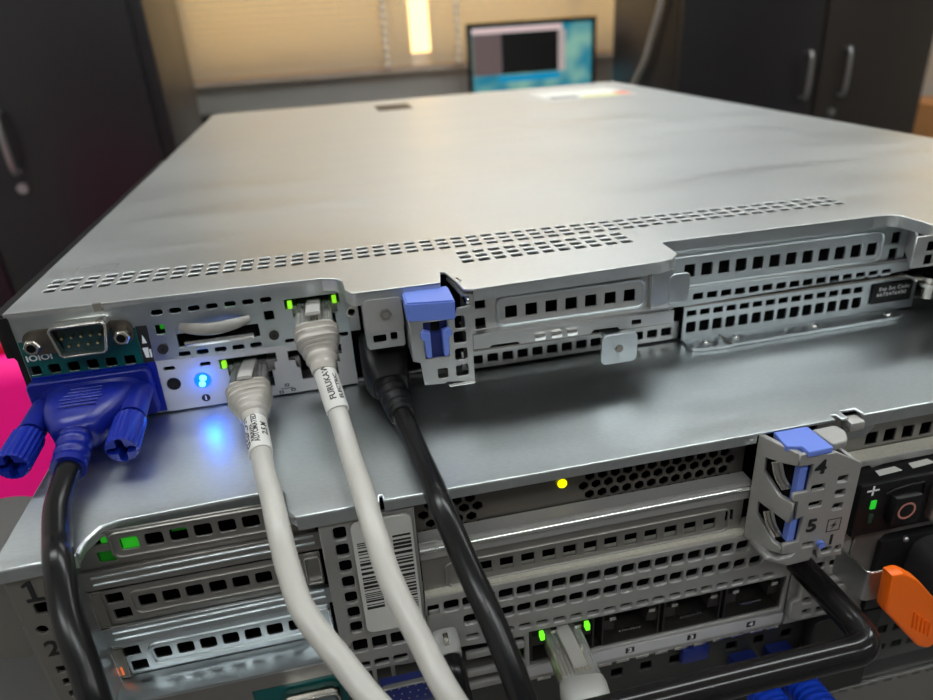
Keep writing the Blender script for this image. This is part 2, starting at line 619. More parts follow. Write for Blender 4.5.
t = thing('sideboard', 'orange brown wooden sideboard edge right of the dark cabinet', 'sideboard', (3700, 2900, RZ0))
box('carcass', 3180, 4300, 2760, 3160, RZ0 + 60, -420, mat('orange_wood', (0.50, 0.24, 0.09), 0.4), t, bev=4)
box('plinth', 3200, 4280, 2790, 3150, RZ0, RZ0 + 60, M_CAB, t)

# desk and monitor
t = thing('desk', 'grey desk under the computer monitor', 'desk', (1050, 2800, RZ0))
box('desktop', 500, 1285, 2350, 3120, -420, -395, M_WOOD, t, bev=3)
for lx, ly in ((530, 2390), (1250, 2390), (530, 3080), (1250, 3080)):
    box('leg', lx - 20, lx + 20, ly - 20, ly + 20, RZ0, -420, M_POSTG, t)
t = thing('monitor', 'computer monitor with a teal desktop and a dark open window', 'monitor', (1055, 2900, -395))
plate('bezel', rect(764, 1346, -214, 90), [rect(784, 1328, -194, 72)], 'XZ', 2888, 14, M_BLACK, t)
box('back_shell', 774, 1336, 2902, 2935, -208, 82, M_BLACK, t, bev=6)
box('stand', 1030, 1080, 2936, 2956, -390, -50, M_BLACK, t, bev=2)
box('foot', 940, 1170, 2860, 3000, -395, -387, M_BLACK, t, bev=2)


def screen_mat():
    m = bpy.data.materials.new('desktop_wallpaper')
    m.use_nodes = True
    nt = m.node_tree
    b = nt.nodes['Principled BSDF']
    b.inputs['Base Color'].default_value = (0.01, 0.01, 0.01, 1)
    g = nt.nodes.new('ShaderNodeTexCoord')
    n = nt.nodes.new('ShaderNodeTexNoise')
    n.inputs['Scale'].default_value = 9
    n.inputs['Detail'].default_value = 1
    nt.links.new(g.outputs['Object'], n.inputs['Vector'])
    cr = nt.nodes.new('ShaderNodeValToRGB')
    cr.color_ramp.elements[0].position = 0.35
    cr.color_ramp.elements[0].color = (0.0, 0.22, 0.34, 1)
    cr.color_ramp.elements[1].position = 0.68
    cr.color_ramp.elements[1].color = (0.26, 0.52, 0.42, 1)
    nt.links.new(n.outputs['Fac'], cr.inputs[0])
    nt.links.new(cr.outputs[0], b.inputs['Emission Color'])
    b.inputs['Emission Strength'].default_value = 0.8
    return m


s = box('screen', 780, 1330, 2894, 2898, -196, 78, screen_mat(), t)
box('window_title_bar', 788, 1190, 2891.5, 2893.6, 48, 70, emis('title_bar', (0.62, 0.46, 0.46), 0.9), s)
box('window_side_panel', 788, 915, 2891.5, 2893.6, -118, 47, emis('side_panel', (0.12, 0.085, 0.085), 0.8), s)
box('window_black_area', 916, 1172, 2891.5, 2893.6, -118, 47, emis('black_area', (0.006, 0.006, 0.006), 0.8), s)
box('window_scroll_bar', 1173, 1205, 2891.5, 2893.6, -118, 47, emis('scroll_bar', (0.42, 0.35, 0.34), 0.8), s)
box('taskbar', 900, 1180, 2891.5, 2893.6, -150, -124, emis('taskbar_blue', (0.0, 0.22, 0.42), 0.9), s)

# unidentified magenta thing, form made up, left of the rack, standing on the floor
t = thing('magenta_object', 'bright magenta rounded object glowing beside the left edge of the servers', 'unknown_object', (-420, 760, RZ0))
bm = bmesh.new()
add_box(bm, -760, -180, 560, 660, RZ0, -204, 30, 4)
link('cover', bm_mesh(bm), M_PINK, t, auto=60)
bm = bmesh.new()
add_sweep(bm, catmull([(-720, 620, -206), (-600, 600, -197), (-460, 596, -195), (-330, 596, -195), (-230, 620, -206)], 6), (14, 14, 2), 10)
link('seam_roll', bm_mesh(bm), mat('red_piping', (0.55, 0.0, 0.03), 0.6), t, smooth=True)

# ================================================================== THE UPPER SERVER
US = thing('rack_server', 'upper flat rack server with bright zinc lid and blue plug at its left', 'server', (217, 270, 0))
LID_BACK = [(0, 0), (98, -3.0), (103, -5.5), (104.5, -9), (105.0, -17), (107, -20.8), (134.8, -21.0), (136.4, -11.2), (137.8, -11.8), (139.4, -21.5), (140.5, -29.2), (143.5, -30.4),
            (206, -27.8), (211, -26.5), (214.6, -22.5), (215.2, -18), (215.5, -9.3), (219, -9.2), (300, -10.0), (306.5, -10.6), (308.6, -14), (309.2, -26), (311, -28.5), (434, -30)]
lid_outline = LID_BACK + [(434, 548), (0, 548)]
vents = []
for j in range(51):
    x = 7.9 + 5.86 * j
    for y0 in (18.4, 23.3, 28.2):
        vents.append(rr(x, y0 - 0.030 * (x - 8) * (1 if x < 220 else 0.92), 3.9, 3.2, 0.5, 2))
for j in range(11):
    x = 147.4 + 5.76 * j
    for y0 in (-3.6, 1.1, 6.0):
        vents.append(rr(x, y0 - 0.004 * j, 3.9, 3.2, 0.5, 2))
cover = plate('top_cover', lid_outline, vents, 'XY', 43, 1.0, M_LIDU, US, bev=0.25, label='bright zinc lid with rows of vent slots')
# folded lips along the rear edge
link('rear_lip', wall_strip_mesh(LID_BACK[0:2], 41.2, 42.9, 1.0), M_LIDU, cover)
link('rear_lip', wall_strip_mesh(rounded_path(LID_BACK[1:7], 1.5), 38.6, 42.8, 1.0), M_LIDU, cover)
link('rear_lip', wall_strip_mesh(rounded_path(LID_BACK[11:18], 2.0), 38.9, 42.8, 1.0), M_LIDU, cover)
link('rear_lip', wall_strip_mesh(LID_BACK[16:19], 38.2, 42.8, 1.0), M_STEELB, cover)
link('rear_lip', wall_strip_mesh(rounded_path(LID_BACK[18:], 2.0), 38.6, 42.8, 1.0), M_LIDU, cover)
plate('lid_seam_tab', rect(26.5, 29.0, 40.4, 43.1), [], 'XZ', -1.1, 0.8, M_DARKST, cover)
# label and window on the far end of the lid
box('black_vent', 160, 193, 455, 500, 43.0, 43.3, M_BLACK, cover)
lb = box('sticker', 318, 402, 418, 495, 43.0, 43.2, mat('paper_white', (0.75, 0.74, 0.70), 0.6), cover, label='white sticker with coloured marks')
box('sticker_mark', 352, 388, 422, 432, 43.2, 43.4, mat('yellow_ink', (0.6, 0.6, 0.1), 0.6), lb)
box('sticker_mark', 390, 401, 425, 448, 43.2, 43.4, mat('red_ink', (0.8, 0.2, 0.12), 0.6), lb)
box('sticker_mark', 322, 350, 425, 445, 43.2, 43.4, mat('grey_ink', (0.3, 0.3, 0.3), 0.6), lb)
plate('outline_mark', rr(18, 38, 14, 8, 1), [rr(18, 38, 13.6, 7.6, 1)], 'XY', 43.08, 0.1, M_BRIGHT, cover)

# body
bm = bmesh.new()
add_box(bm, 0.6, 1.8, 1, 547, 0.4, 42)
add_box(bm, 432, 433.2, -10, 547, 0.4, 42)
add_box(bm, 1.8, 432, 546, 547, 0.4, 42)
add_box(bm, 1.8, 432, 2, 546, 0.4, 1.4)
link('chassis', bm_mesh(bm), M_STEEL, US)
box('shade_liner', 2, 431, 7.4, 8.2, 1.5, 41.8, M_VOID, US)  # black sheet added so the holes look dark inside
plate('side_edge', [(-1.5, 41.6), (0.9, 41.6), (0.9, 0.6), (-0.9, 0.6), (-0.6, 27), (-1.7, 29)], [], 'XZ', -0.4, 1.4, M_BLACK, US)
box('side_rail', -7.5, -1.8, 8, 300, 24.5, 40, M_BLACK, US, bev=0.5)
box('circuit_board', 3, 431.5, 9, 47.5, 1.5, 3.0, M_PCB, US)

# --- left input/output plate
holes = []
holes.append([(13.8, 37.0), (29.2, 37.0), (27.6, 28.8), (15.0, 28.8)])
holes += row(3.4, 32.2, 6, 22.7, 22.0, 3.5, 3.3)
holes += row(44.3, 78.8, 7, 37.2, 36.8, 3.8, 1.9, 0.8)
holes += [rr(43.9, 31.2, 3.0, 3.4, 0.4), rr(78.9, 31.1, 3.2, 3.4, 0.4)]
holes += row(49.4, 72.7, 5, 21.4, 21.1, 3.9, 1.8, 0.7)
holes += [rr(43.4, 16.9, 3.6, 1.4, 0.6), rr(55.1, 16.7, 3.6, 1.4, 0.6), rr(84.2, 20.9, 3.4, 1.4, 0.6), rr(102.4, 20.7, 3.4, 1.4, 0.6)]
holes += [rr(61.6, 26.4, 26.5, 4.8, 0.4)]
holes += [circ(43.5, 10.9, 2.3), circ(53.0, 10.9, 2.7)]
JACK = [(0, 0), (2.2, 0), (2.2, -3), (4.4, -3), (4.4, 0.0), (14.2, 0.0), (14.2, -3), (16.4, -3), (16.4, 0), (18.6, 0)]


def jack_hole(x0, x1, z1, z0):
    w = x1 - x0
    return [(x0, z1), (x0, z1 - 3.6), (x0 + w * .12, z1 - 3.6), (x0 + w * .12, z1 - 6.6), (x0 + w * .19, z1 - 6.6), (x0 + w * .19, z0),
            (x1 - w * .12, z0), (x1 - w * .12, z1 - 6.6), (x1 - w * .06, z1 - 6.6), (x1 - w * .06, z1 - 3.6), (x1, z1 - 3.6), (x1, z1)]


JA = (59.6, 78.6, 17.4, 4.8)
JB = (82.5, 101.0, 17.1, 5.6)
JC = (84.4, 102.8, 36.0, 24.2)
for j in (JA, JB, JC):
    holes.append(jack_hole(*j))
io = plate('port_plate', rect(1.0, 105.0, 0.6, 41.4), holes, 'XZ', 0.0, 1.0, M_STEELB, US, bev=0.08)
# printed port labels
th = row(3.4, 32.2, 6, 22.7, 22.0, 3.55, 3.35) + [[(14.0, 38), (30.6, 38), (28.8, 30.1), (15.4, 30.1)]]
plate('port_label', [(1.4, 33.0), (36.6, 33.0), (36.2, 20.2), (1.4, 20.4)], [h for h in th[:6]] + [[(13.9, 32.95), (30.7, 32.95), (29.0, 30.0), (15.2, 30.0)]], 'XZ', -0.14, 0.12, M_TEAL, io, label='teal printed label')
plate('port_label', [(36.7, 33.4), (40.2, 33.3), (39.6, 20.2), (36.3, 20.2)], [], 'XZ', -0.14, 0.12, M_INK, io, label='black printed label')
plate('port_label', [(1.4, 20.3), (39.7, 20.1), (39.2, 1.3), (1.4, 1.5)], [], 'XZ', -0.16, 0.12, M_BLUELBL, io, label='blue printed label')
plate('port_label', [(39.9, 20.1), (58.3, 19.6), (82.8, 19.3), (104.6, 18.9), (104.6, 0.8), (39.4, 0.8)],
      [[(p[0], p[1]) for p in jack_hole(JA[0] - .1, JA[1] + .1, JA[2] + .1, JA[3] - .1)], jack_hole(JB[0] - .1, JB[1] + .1, JB[2] + .1, JB[3] - .1),
       circ(43.5, 10.9, 2.4), circ(53.0, 10.9, 2.8), rr(43.4, 16.9, 3.7, 1.5, 0.6), rr(55.1, 16.7, 3.7, 1.5, 0.6)],
      'XZ', -0.12, 0.1, M_WHITEL, io, label='light grey printed label')
text_on('serial_symbol', 'IOIOI', 2.9, (1.9, -0.15, 27.0), (1, 0, 0), (0, 0, 1), M_WHITEINK, io, sx=1.15)
plate('mark', [(37.4, 27.2), (38.9, 27.2), (38.1, 30.3)], [], 'XZ', -0.2, 0.06, M_WHITEINK, io)
plate('mark', [[(37.0, 25.6), (38.8, 25.6), (38.4, 22.0), (37.4, 22.0)], [(38.9, 24.9), (39.6, 24.9), (39.3, 21.9), (38.8, 21.9)]], [], 'XZ', -0.2, 0.06, M_WHITEINK, io)
# i mark
plate('information_mark', circ(52.6, 3.9, 1.45, 20), [], 'XZ', -0.16, 0.06, M_INK, io)
text_on('information_letter', 'i', 2.4, (52.6, -0.2, 3.9), (1, 0, 0), (0, 0, 1), M_WHITEINK, io, align='CENTER', sx=1.5)
# network symbol
me = []
for a, b in ((78.0, 1.7), (82.2, 2.1), (80.3, 4.2)):
    k = flat_mesh([rr(a, b, 1.5, 1.1, 0.1)], [rr(a, b, 0.8, 0.5, 0.05)], 0.06)
    k.transform(plane_mtx('XZ', -0.18, 0.06))
    me.append(k)
k = flat_mesh([rect(78.0, 82.2, 2.85, 3.1)], [], 0.06)
k.transform(plane_mtx('XZ', -0.18, 0.06))
me.append(k)
link('network_symbol', join_meshes(me), M_INK, io)

# serial port
sp = plate('serial_port', [(14.0, 39.6), (15.2, 40.3), (29.6, 40.3), (30.8, 39.6), (31.0, 38.6), (29.2, 30.6), (28.2, 29.7), (16.0, 29.7), (15.0, 30.6), (13.8, 38.6)],
           [[(14.7, 39.2), (15.6, 39.7), (29.2, 39.7), (30.1, 39.2), (30.2, 38.5), (28.5, 30.9), (27.8, 30.3), (16.4, 30.3), (15.7, 30.9), (14.5, 38.5)]],
           'XZ', -5.8, 6.2, M_CHROME, US, bev=0.12, label='nickel D shaped shell')
# the shell is built slightly low: shift onto the plate
sp.location.z -= 0.0018
sp.location.x -= 0.0008
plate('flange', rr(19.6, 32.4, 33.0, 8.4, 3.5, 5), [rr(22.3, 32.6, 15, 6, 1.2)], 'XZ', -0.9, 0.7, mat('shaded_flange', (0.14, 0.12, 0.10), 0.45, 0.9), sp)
box('insert', 14.9, 29.7, -2.2, 1.5, 28.4, 37.0, M_TEALD, sp)
for i in range(9):
    px, pz = (16.1 + 2.82 * i, 34.7) if i < 5 else (17.5 + 2.82 * (i - 5), 31.9)
    cyl('pin', (px, -5.0, pz - 0.5), (px, -2.0, pz - 0.5), 0.42, mat('gold_pin', (0.9, 0.72, 0.35), 0.2, 1) if i == 0 else bpy.data.materials['gold_pin'], sp, n=10)
for (sx, sz) in ((6.8, 32.4), (33.2, 31.9)):
    bm = bmesh.new()
    add_sweep(bm, [(sx, -0.8, sz), (sx, -4.6, sz), (sx, -5.0, sz)], [(2.6, 2.6, 2), (2.6, 2.6, 2), (2.2, 2.2, 2)], 6)
    hx = link('standoff_nut', bm_mesh(bm), M_CHROME, sp, auto=30)
    cyl('threaded_hole', (sx, -5.15, sz), (sx, -4.9, sz), 1.35, M_VOID, hx)
    plate('rim', circ(sx, sz, 2.0, 20), [circ(sx, sz, 1.4, 20)], 'XZ', -5.3, 0.4, M_CHROME, hx)

# screws in the plate
for (sx, sz) in ((43.2, 24.3), (79.3, 23.9)):
    s_ = cyl('screw', (sx, -0.7, sz), (sx, 0.2, sz), 1.7, M_PORT, US)
    cyl('drive_recess', (sx, -0.8, sz), (sx, -0.6, sz), 0.6, M_INK, s_, n=6)
# pull tab (bent metal lens) and card slot lip
bm = bmesh.new()
pth = [(50.2, -0.2, 31.3), (54, -2.4, 31.0), (61, -4.2, 30.8), (68, -2.6, 30.9), (72.6, -0.2, 31.2)]
add_sweep(bm, catmull(pth, 5), [(1.2 + 0.9 * math.sin(math.pi * i / 20), 0.35, 3) for i in range(21)], 12, up=Vector((0, -1, 0.35)))
link('slot_handle', bm_mesh(bm), M_GREY, US, auto=40)
box('card_slot_lip', 50.5, 73.0, -1.6, 2.5, 24.2, 26.2, M_BRIGHT, US, bev=0.4)
box('card_slot_recess', 48.2, 75.2, 2.2, 12, 23.6, 29.4, M_VOID, US)
cyl('power_button', (43.5, -0.3, 10.9), (43.5, 6, 10.9), 2.15, M_BLACK, US)
lg = cyl('identification_button', (53.0, -0.7, 10.9), (53.0, 6, 10.9), 2.7, M_LEDB, US, label='glowing blue button')
cyl('bright_core', (53.4, -0.9, 11.9), (53.4, -0.45, 11.9), 1.15, M_LEDBC, lg)
cyl('bright_core', (52.7, -0.9, 9.7), (52.7, -0.45, 9.7), 1.1, M_LEDBC, lg)
ld = bpy.data.lights.new('blue_led_glow', 'POINT')
ld.color = (0.0, 0.14, 1.0)
ld.energy = 0.0035
ld.shadow_soft_size = 0.0022
lo_ = bpy.data.objects.new('blue_led_glow', ld)
COL.objects.link(lo_)
lo_.parent = US
lo_.location = W(53.0, -3.6, 10.9) - US.location


def rj_jack(x0, x1, z1, z0, leds, parent, y=1.0, contacts=False):
    """metal shell box of a network port behind its cut-out"""
    bm = bmesh.new()
    add_box(bm, x0 - .6, x0, y, y + 14, z0 - .4, z1 + .4)
    add_box(bm, x1, x1 + .6, y, y + 14, z0 - .4, z1 + .4)
    add_box(bm, x0, x1, y, y + 14, z1, z1 + .5)
    add_box(bm, x0, x1, y, y + 14, z0 - .5, z0)
    p = link('network_port', bm_mesh(bm), M_GREY if contacts is False else M_PORT, parent)  # shade inside the lower ports is put into a darker metal
    box('port_cavity', x0 + .05, x1 - .05, y + 11, y + 13.5, z0 + .05, z1 - .05, M_VOID, p)
    w = x1 - x0
    for s in (0, 1):
        a = x0 + (0.05 if s == 0 else w * .80)
        box('inner_cheek', a, a + w * .19, y + 0.6, y + 10.8, z1 - 7.6, z1 - 3.2, M_GREY if contacts is False else M_PORT, p)
    for lx in leds:
        box('status_light', lx - .75, lx + .75, y - 1.6, y + 0.5, z1 - 3.3, z1 - 0.9, M_LEDG2 if contacts is False else M_LEDG, p, bev=0.2, label='lit green light')
    if contacts:
        for i in range(8):
            box('contact', x0 + w * .3 + i * w * .052, x0 + w * .3 + i * w * .052 + .35, y + 0.4, y + 1.6, z0 + 3.6, z0 + 4.5, M_BRIGHT, p)
    return p


rj_jack(*JA, [61.0], US)
rj_jack(*JB, [], US)
rj_jack(*JC, [86.2, 101.0], US)
box('status_light', 66.2, 68.4, 5, 6, 36.2, 37.4, M_GLOWG, US)
box('status_light', 43, 46, 4, 5, 29.8, 32.4, M_GLOWG, US)
# green glow behind the slots comes from these two small glowing boxes

# right of the plate: screw post, latch block
plate('side_flange', [(105.0, 37.8), (108.5, 37.8), (108.5, 22.5), (105.0, 22.5)], [circ(106.2, 29.6, 1.3)], 'XZ', -2.4, 1.0, M_STEEL, US)
pl = plate('screw_ring', circ(106.2, 29.6, 1.9), [circ(106.2, 29.6, 1.3)], 'XZ', -3.0, 0.6, M_CHROME, US)
blk = plate('bracket_tab', rr(115.8, 34.2, 12.6, 11.8, 2.0, 4), [], 'XZ', -21.0, 1.0, M_CAST, US, bev=0.2)
plate('lower_box', rr(115.9, 26.0, 12.0, 6.6, 0.8), [rr(113.9, 26.2, 4.2, 2.6, 0.4), rr(118.5, 26.5, 2.2, 2.6, 0.4)], 'XZ', -20.4, 1.0, M_STEEL, blk, bev=0.1)
bm = bmesh.new()
add_sweep(bm, [(116.6, -21.9, 34.7), (116.6, -20.9, 34.7)], (1.9, 1.9, 2), 6)
hx = link('hex_stud', bm_mesh(bm), M_DARKST, blk)
cyl('stud_core', (116.6, -22.1, 34.7), (116.6, -21.8, 34.7), 1.0, M_GREY, hx)
bm = bmesh.new()
add_box(bm, 109.6, 110.4, -20, -3, 23.5, 40)
add_box(bm, 121.2, 121.9, -20, -3, 23.5, 40)
add_box(bm, 109.6, 121.9, -20, -3, 40, 41)
link('block_side', bm_mesh(bm), M_STEEL, blk)
box('shade_sheet', 105.2, 143, 3, 4, 1, 41, M_VOID, US)  # black sheets behind the plates stand in for shade inside
box('shade_sheet', 143.2, 211, -20, -19.2, 21.2, 40, M_VOID, US)
box('shade_sheet', 143.2, 228.4, -1.6, -0.8, 1, 20, M_VOID, US)
box('shade_sheet', 216, 318, -5.2, -4.6, 17.5, 40, M_VOID, US)
box('shade_sheet', 228.6, 326, -3.6, -3.0, 1, 16.6, M_VOID, US)

# --- blue riser latch
lt = thing('latch_base', '', '', (130, -28, 20))
for kk in ('label', 'category'):
    del lt[kk]
lt.name = 'riser_latch'
lt.parent = US
lt.location = W(130, -28, 20) - US.location
bm = bmesh.new()
vs = [(122.4, -19.6, 41.2), (137.2, -19.8, 41.2), (137.0, -33.4, 41.2), (122.3, -30.8, 41.2),
      (122.4, -19.6, 36), (137.2, -19.8, 36), (136.9, -32.9, 34.6), (122.3, -30.4, 34.8)]
V = [bm.verts.new(v) for v in vs]
for f in ((0, 1, 2, 3), (7, 6, 5, 4), (0, 4, 5, 1), (1, 5, 6, 2), (2, 6, 7, 3), (3, 7, 4, 0)):
    bm.faces.new([V[i] for i in f])
bmesh.ops.bevel(bm, geom=bm.edges[:], offset=0.5, segments=2, affect='EDGES')
link('touch_pad', bm_mesh(bm), M_BLUEP, lt, auto=35, label='blue touch pad')
plate('latch_plate', [(122.8, 35.5), (123.2, 21.0), (125.2, 20.2), (125.8, 12.0), (132.5, 11.7), (133.2, 12.2), (142.3, 10.9), (142.3, 37.6), (138.0, 37.1), (137.5, 35.5)],
      [rr(138.6, 32.4, 3.2, 4.4, 0.7), rr(138.3, 27.3, 4.0, 4.0, 0.7), rr(138.4, 21.4, 4.0, 4.0, 0.7), rr(138.4, 15.6, 4.0, 4.0, 0.7), rr(132.0, 15.5, 3.4, 3.6, 0.7), rect(127.0, 134.6, 21.2, 33.8)],
      'XZ', -30.0, 0.9, M_STEEL, lt, bev=0.12)
link('plate_flange', wall_strip_mesh([(142.3, -30.0), (142.5, -29), (142.5, -16)], 11.0, 37.6, 0.8), M_STEEL, lt)
link('plate_flange', wall_strip_mesh([(122.9, -16), (122.9, -29.8)], 21.0, 35.5, 0.8), M_STEEL, lt)
box('bottom_bead', 133.6, 142.3, -30.8, -29.4, 10.4, 11.3, M_BRIGHT, lt, bev=0.3)
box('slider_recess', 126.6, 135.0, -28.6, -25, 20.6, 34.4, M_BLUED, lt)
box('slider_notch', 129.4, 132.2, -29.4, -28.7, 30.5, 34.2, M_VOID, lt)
for sx in (-1, 1):
    c0 = 130.8
    pr = [(c0 + sx * 1.9, 22.3), (c0 + sx * 1.9, 30.6), (c0 + sx * 4.2, 31.4), (c0 + sx * 4.9, 30.4), (c0 + sx * 4.9, 29.0), (c0 + sx * 3.9, 28.2), (c0 + sx * 3.7, 22.6), (c0 + sx * 2.7, 21.9)]
    plate('release_hook', pr if sx > 0 else pr[::-1], [], 'XZ', -31.4, 2.8, M_BLUEP, lt, bev=0.3, label='blue release hook')
bm = bmesh.new()
add_sweep(bm, catmull([(139.2, -12, 41.5), (140.0, -17, 41.2), (141.0, -21, 41.8), (141.4, -25, 40.0), (141.8, -29, 37.8)], 4), (0.6, 1.6, 3), 8)
link('spring_clip', bm_mesh(bm), M_CHROME, lt, smooth=True)
plate('lower_layer', [(139.9, -28.6), (143.4, -28.6), (143.4, -12), (138.2, -12)], [], 'XY', 41.0, 0.8, M_STEEL, lt)

# --- middle card bracket
sqs = [rr(146.4, 35.9, 3.4, 3.8, 0.3), rr(146.2, 28.8, 3.4, 3.8, 0.3)]
h7 = row(156.5, 197.3, 7, 31.4, 31.4, 4.0, 4.2, 0.3)
cb = plate('card_bracket', rect(143.0, 204.4, 23.8, 39.0), sqs + h7, 'XZ', -25.0, 0.8, M_STEEL, US, bev=0.05)
plate('raised_frame', rr(177.2, 31.7, 51.6, 10.8, 2.6, 4), [rr(177.2, 31.7, 49.6, 8.8, 2.0, 4)], 'XZ', -25.7, 0.9, M_STEELB, cb, bev=0.3)
plate('bracket_frame', [(204.2, 39.4), (211.8, 39.2), (211.8, 20.8), (204.2, 21.6)], [], 'XZ', -27.0, 1.0, M_STEELB, US, bev=0.15)
link('frame_return', wall_strip_mesh([(204.4, -26), (204.4, -20)], 21.6, 39.2, 0.6), M_STEEL, US)
link('frame_return', wall_strip_mesh([(211.8, -26.8), (211.8, -8)], 20.6, 39.2, 0.8), M_STEEL, US)
sh = plate('shelf_front', [(142.6, 27.0), (211.6, 25.6), (211.6, 21.2), (196, 21.4), (192.4, 21.5), (191.8, 22.6), (183.2, 22.7), (182.2, 21.4), (158.0, 21.6), (157.2, 22.5), (148.8, 22.6), (147.8, 21.8), (142.6, 21.9)],
           [rr(198.2, 23.4, 3.4, 1.7, 0.2)], 'XZ', -29.4, 0.8, M_STEEL, US, bev=0.1)
for nx in (164.6, 170.2, 175.6):
    box('shelf_nub', nx - 1.9, nx + 1.9, -30.6, -29.2, 22.2, 24.8, M_BRIGHT, sh, bev=0.6)
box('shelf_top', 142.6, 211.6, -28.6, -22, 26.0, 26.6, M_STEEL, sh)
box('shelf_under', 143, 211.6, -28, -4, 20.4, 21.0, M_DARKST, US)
plate('pull_tab', rr(191.4, 15.8, 12.6, 10.8, 2.0, 4), [circ(191.3, 15.9, 1.3)], 'XZ', -32.0, 1.0, M_STEELB, US, bev=0.2)
box('pull_tab_stem', 186, 197, -31.5, -26, 20.4, 21.3, M_STEELB, US)
cyl('pull_tab_nut', (191.3, -32.4, 15.9), (191.3, -31.9, 15.9), 1.25, M_DARKST, US)
plate('side_ear', rr(214.0, 32.4, 7.4, 10.4, 1.6, 4), [], 'XZ', -27.2, 1.0, M_STEELB, US, bev=0.2)
# strip of square holes low down, left part
plate('vent_strip', rect(143.2, 232.0, 1.0, 8.4), [rr(149.1 + 5.72 * i, 4.5, 4.1, 3.4, 0.5) for i in range(14)], 'XZ', -3.0, 0.9, M_STEEL, US, bev=0.08)

# --- right recess
h12 = row(228.2, 303.6, 12, 30.3, 29.2, 4.3, 5.0, 0.5)
rb = plate('card_bracket', rect(216, 318.6, 23.6, 38.6), h12 + [rr(313.4, 32.6, 3.6, 4.4, 0.3), rr(313.4, 26.2, 3.6, 4.4, 0.3)], 'XZ', -8.0, 0.8, M_STEELB, US, bev=0.06)
plate('raised_frame', rr(263.5, 30.0, 90, 12.4, 3.0, 4), [rr(263.5, 30.0, 88, 10.6, 2.4, 4)], 'XZ', -8.6, 0.8, M_STEELB, rb, bev=0.3)
bm = bmesh.new()
add_box(bm, 218, 306, -8.9, -7.6, 39.6, 40.4, 0.3)
add_box(bm, 218, 306, -9.6, -7.6, 37.9, 38.8, 0.3)
link('lip_rib', bm_mesh(bm), M_STEELB, rb)
lg_ = plate('ledge_strip', [(217, 24.2), (320.6, 23.2), (320.6, 19.3), (226, 17.5), (217, 17.7)],
            [rr(231.4 + 5.66 * i + (0 if i < 7 else -0.1), 20.7 - 0.07 * i, 4.1, 2.5, 0.4) for i in range(15)], 'XZ', -10.0, 0.8, M_STEELB, US, bev=0.08)
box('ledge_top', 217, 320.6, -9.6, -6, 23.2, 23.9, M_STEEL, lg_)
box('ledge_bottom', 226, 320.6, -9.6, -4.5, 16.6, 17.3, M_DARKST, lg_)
low = [rr(231.8 + 5.50 * i, 12.2 - 0.02 * i, 4.0, 2.4, 0.4) for i in range(14)] + [rr(232.0 + 5.50 * i, 6.4, 4.0, 4.6, 0.7) for i in range(14)]
x_s = 0.985
vp = plate('vent_strip', rect(228.6, 330, 1.0, 16.2), low, 'XZ', -6.0, 0.8, M_STEELB, US, bev=0.08)
fl = plate('mounting_flange', rounded_path([(228.8, -6), (228.8, -13), (232, -14.6), (243.8, -15.2), (245.0, -14.6), (318, -13.4), (321.5, -11.5), (321.5, -6)], 1.0), [], 'XY', 1.4, 1.2, M_STEELB, US, bev=0.15)
box('flange_joint', 244.0, 244.7, -14.9, -6.1, 1.3, 1.75, M_DARKST, fl)
for (sx, sy) in ((236.2, -10.4), (249.0, -10.0), (282.3, -10.4), (315.1, -10.4)):
    bm = bmesh.new()
    bmesh.ops.create_uvsphere(bm, u_segments=14, v_segments=8, radius=1.5, matrix=Matrix.Translation((sx, sy, 1.5)) @ Matrix.Diagonal((1, 1, .6, 1)))
    link('rivet', bm_mesh(bm), M_BRIGHT, fl, smooth=True)
tg = box('service_tag', 309.2, 327.6, -6.9, -6.05, 5.0, 13.4, M_BLACK, US, bev=0.3, label='black service code label')
text_on('tag_text', 'Exp Svc Code:', 2.2, (312.0, -6.92, 11.2), (1, 0, 0.0), (0.05, 0, 1), M_WHITEINK, tg, sx=1.0, space=1.1, fat=0.0)
text_on('tag_text', '6672476430', 2.2, (311.4, -6.92, 8.8), (1, 0, 0.0), (0.05, 0, 1), M_WHITEINK, tg, sx=1.1, space=1.12, fat=0.0)
# hinge bolt
hb = cyl('hinge_bolt', (325.4, -16, 9.5), (325.4, -16, 16.8), 2.0, M_CHROME, US)
cyl('collar', (325.4, -16, 14.4), (325.4, -16, 15.6), 3.4, M_BRIGHT, hb)
cyl('collar', (325.4, -16, 17.0), (325.4, -16, 18.2), 3.2, M_CHROME, hb)
box('hinge_arm', 321.0, 330.0, -14.0, -7.2, 15.8, 17.4, M_BRIGHT, hb, bev=0.3)
# power supply block at the right
plate('end_plate', rect(303.8, 432, 27.6, 39.2), [rr(310.6 + 5.8 * i, z, 3.8, 3.8, 0.4) for i in range(8) for z in (35.2, 30.2)], 'XZ', -27.0, 0.9, M_STEEL, US, bev=0.08)
link('recess_cheek', wall_strip_mesh([(317.6, -8.6), (304.2, -26.2)], 27.6, 38.8, 0.8), M_STEEL, US)
box('supply_block', 334, 432, -25, -24, 1, 27.2, M_DARKST, US)

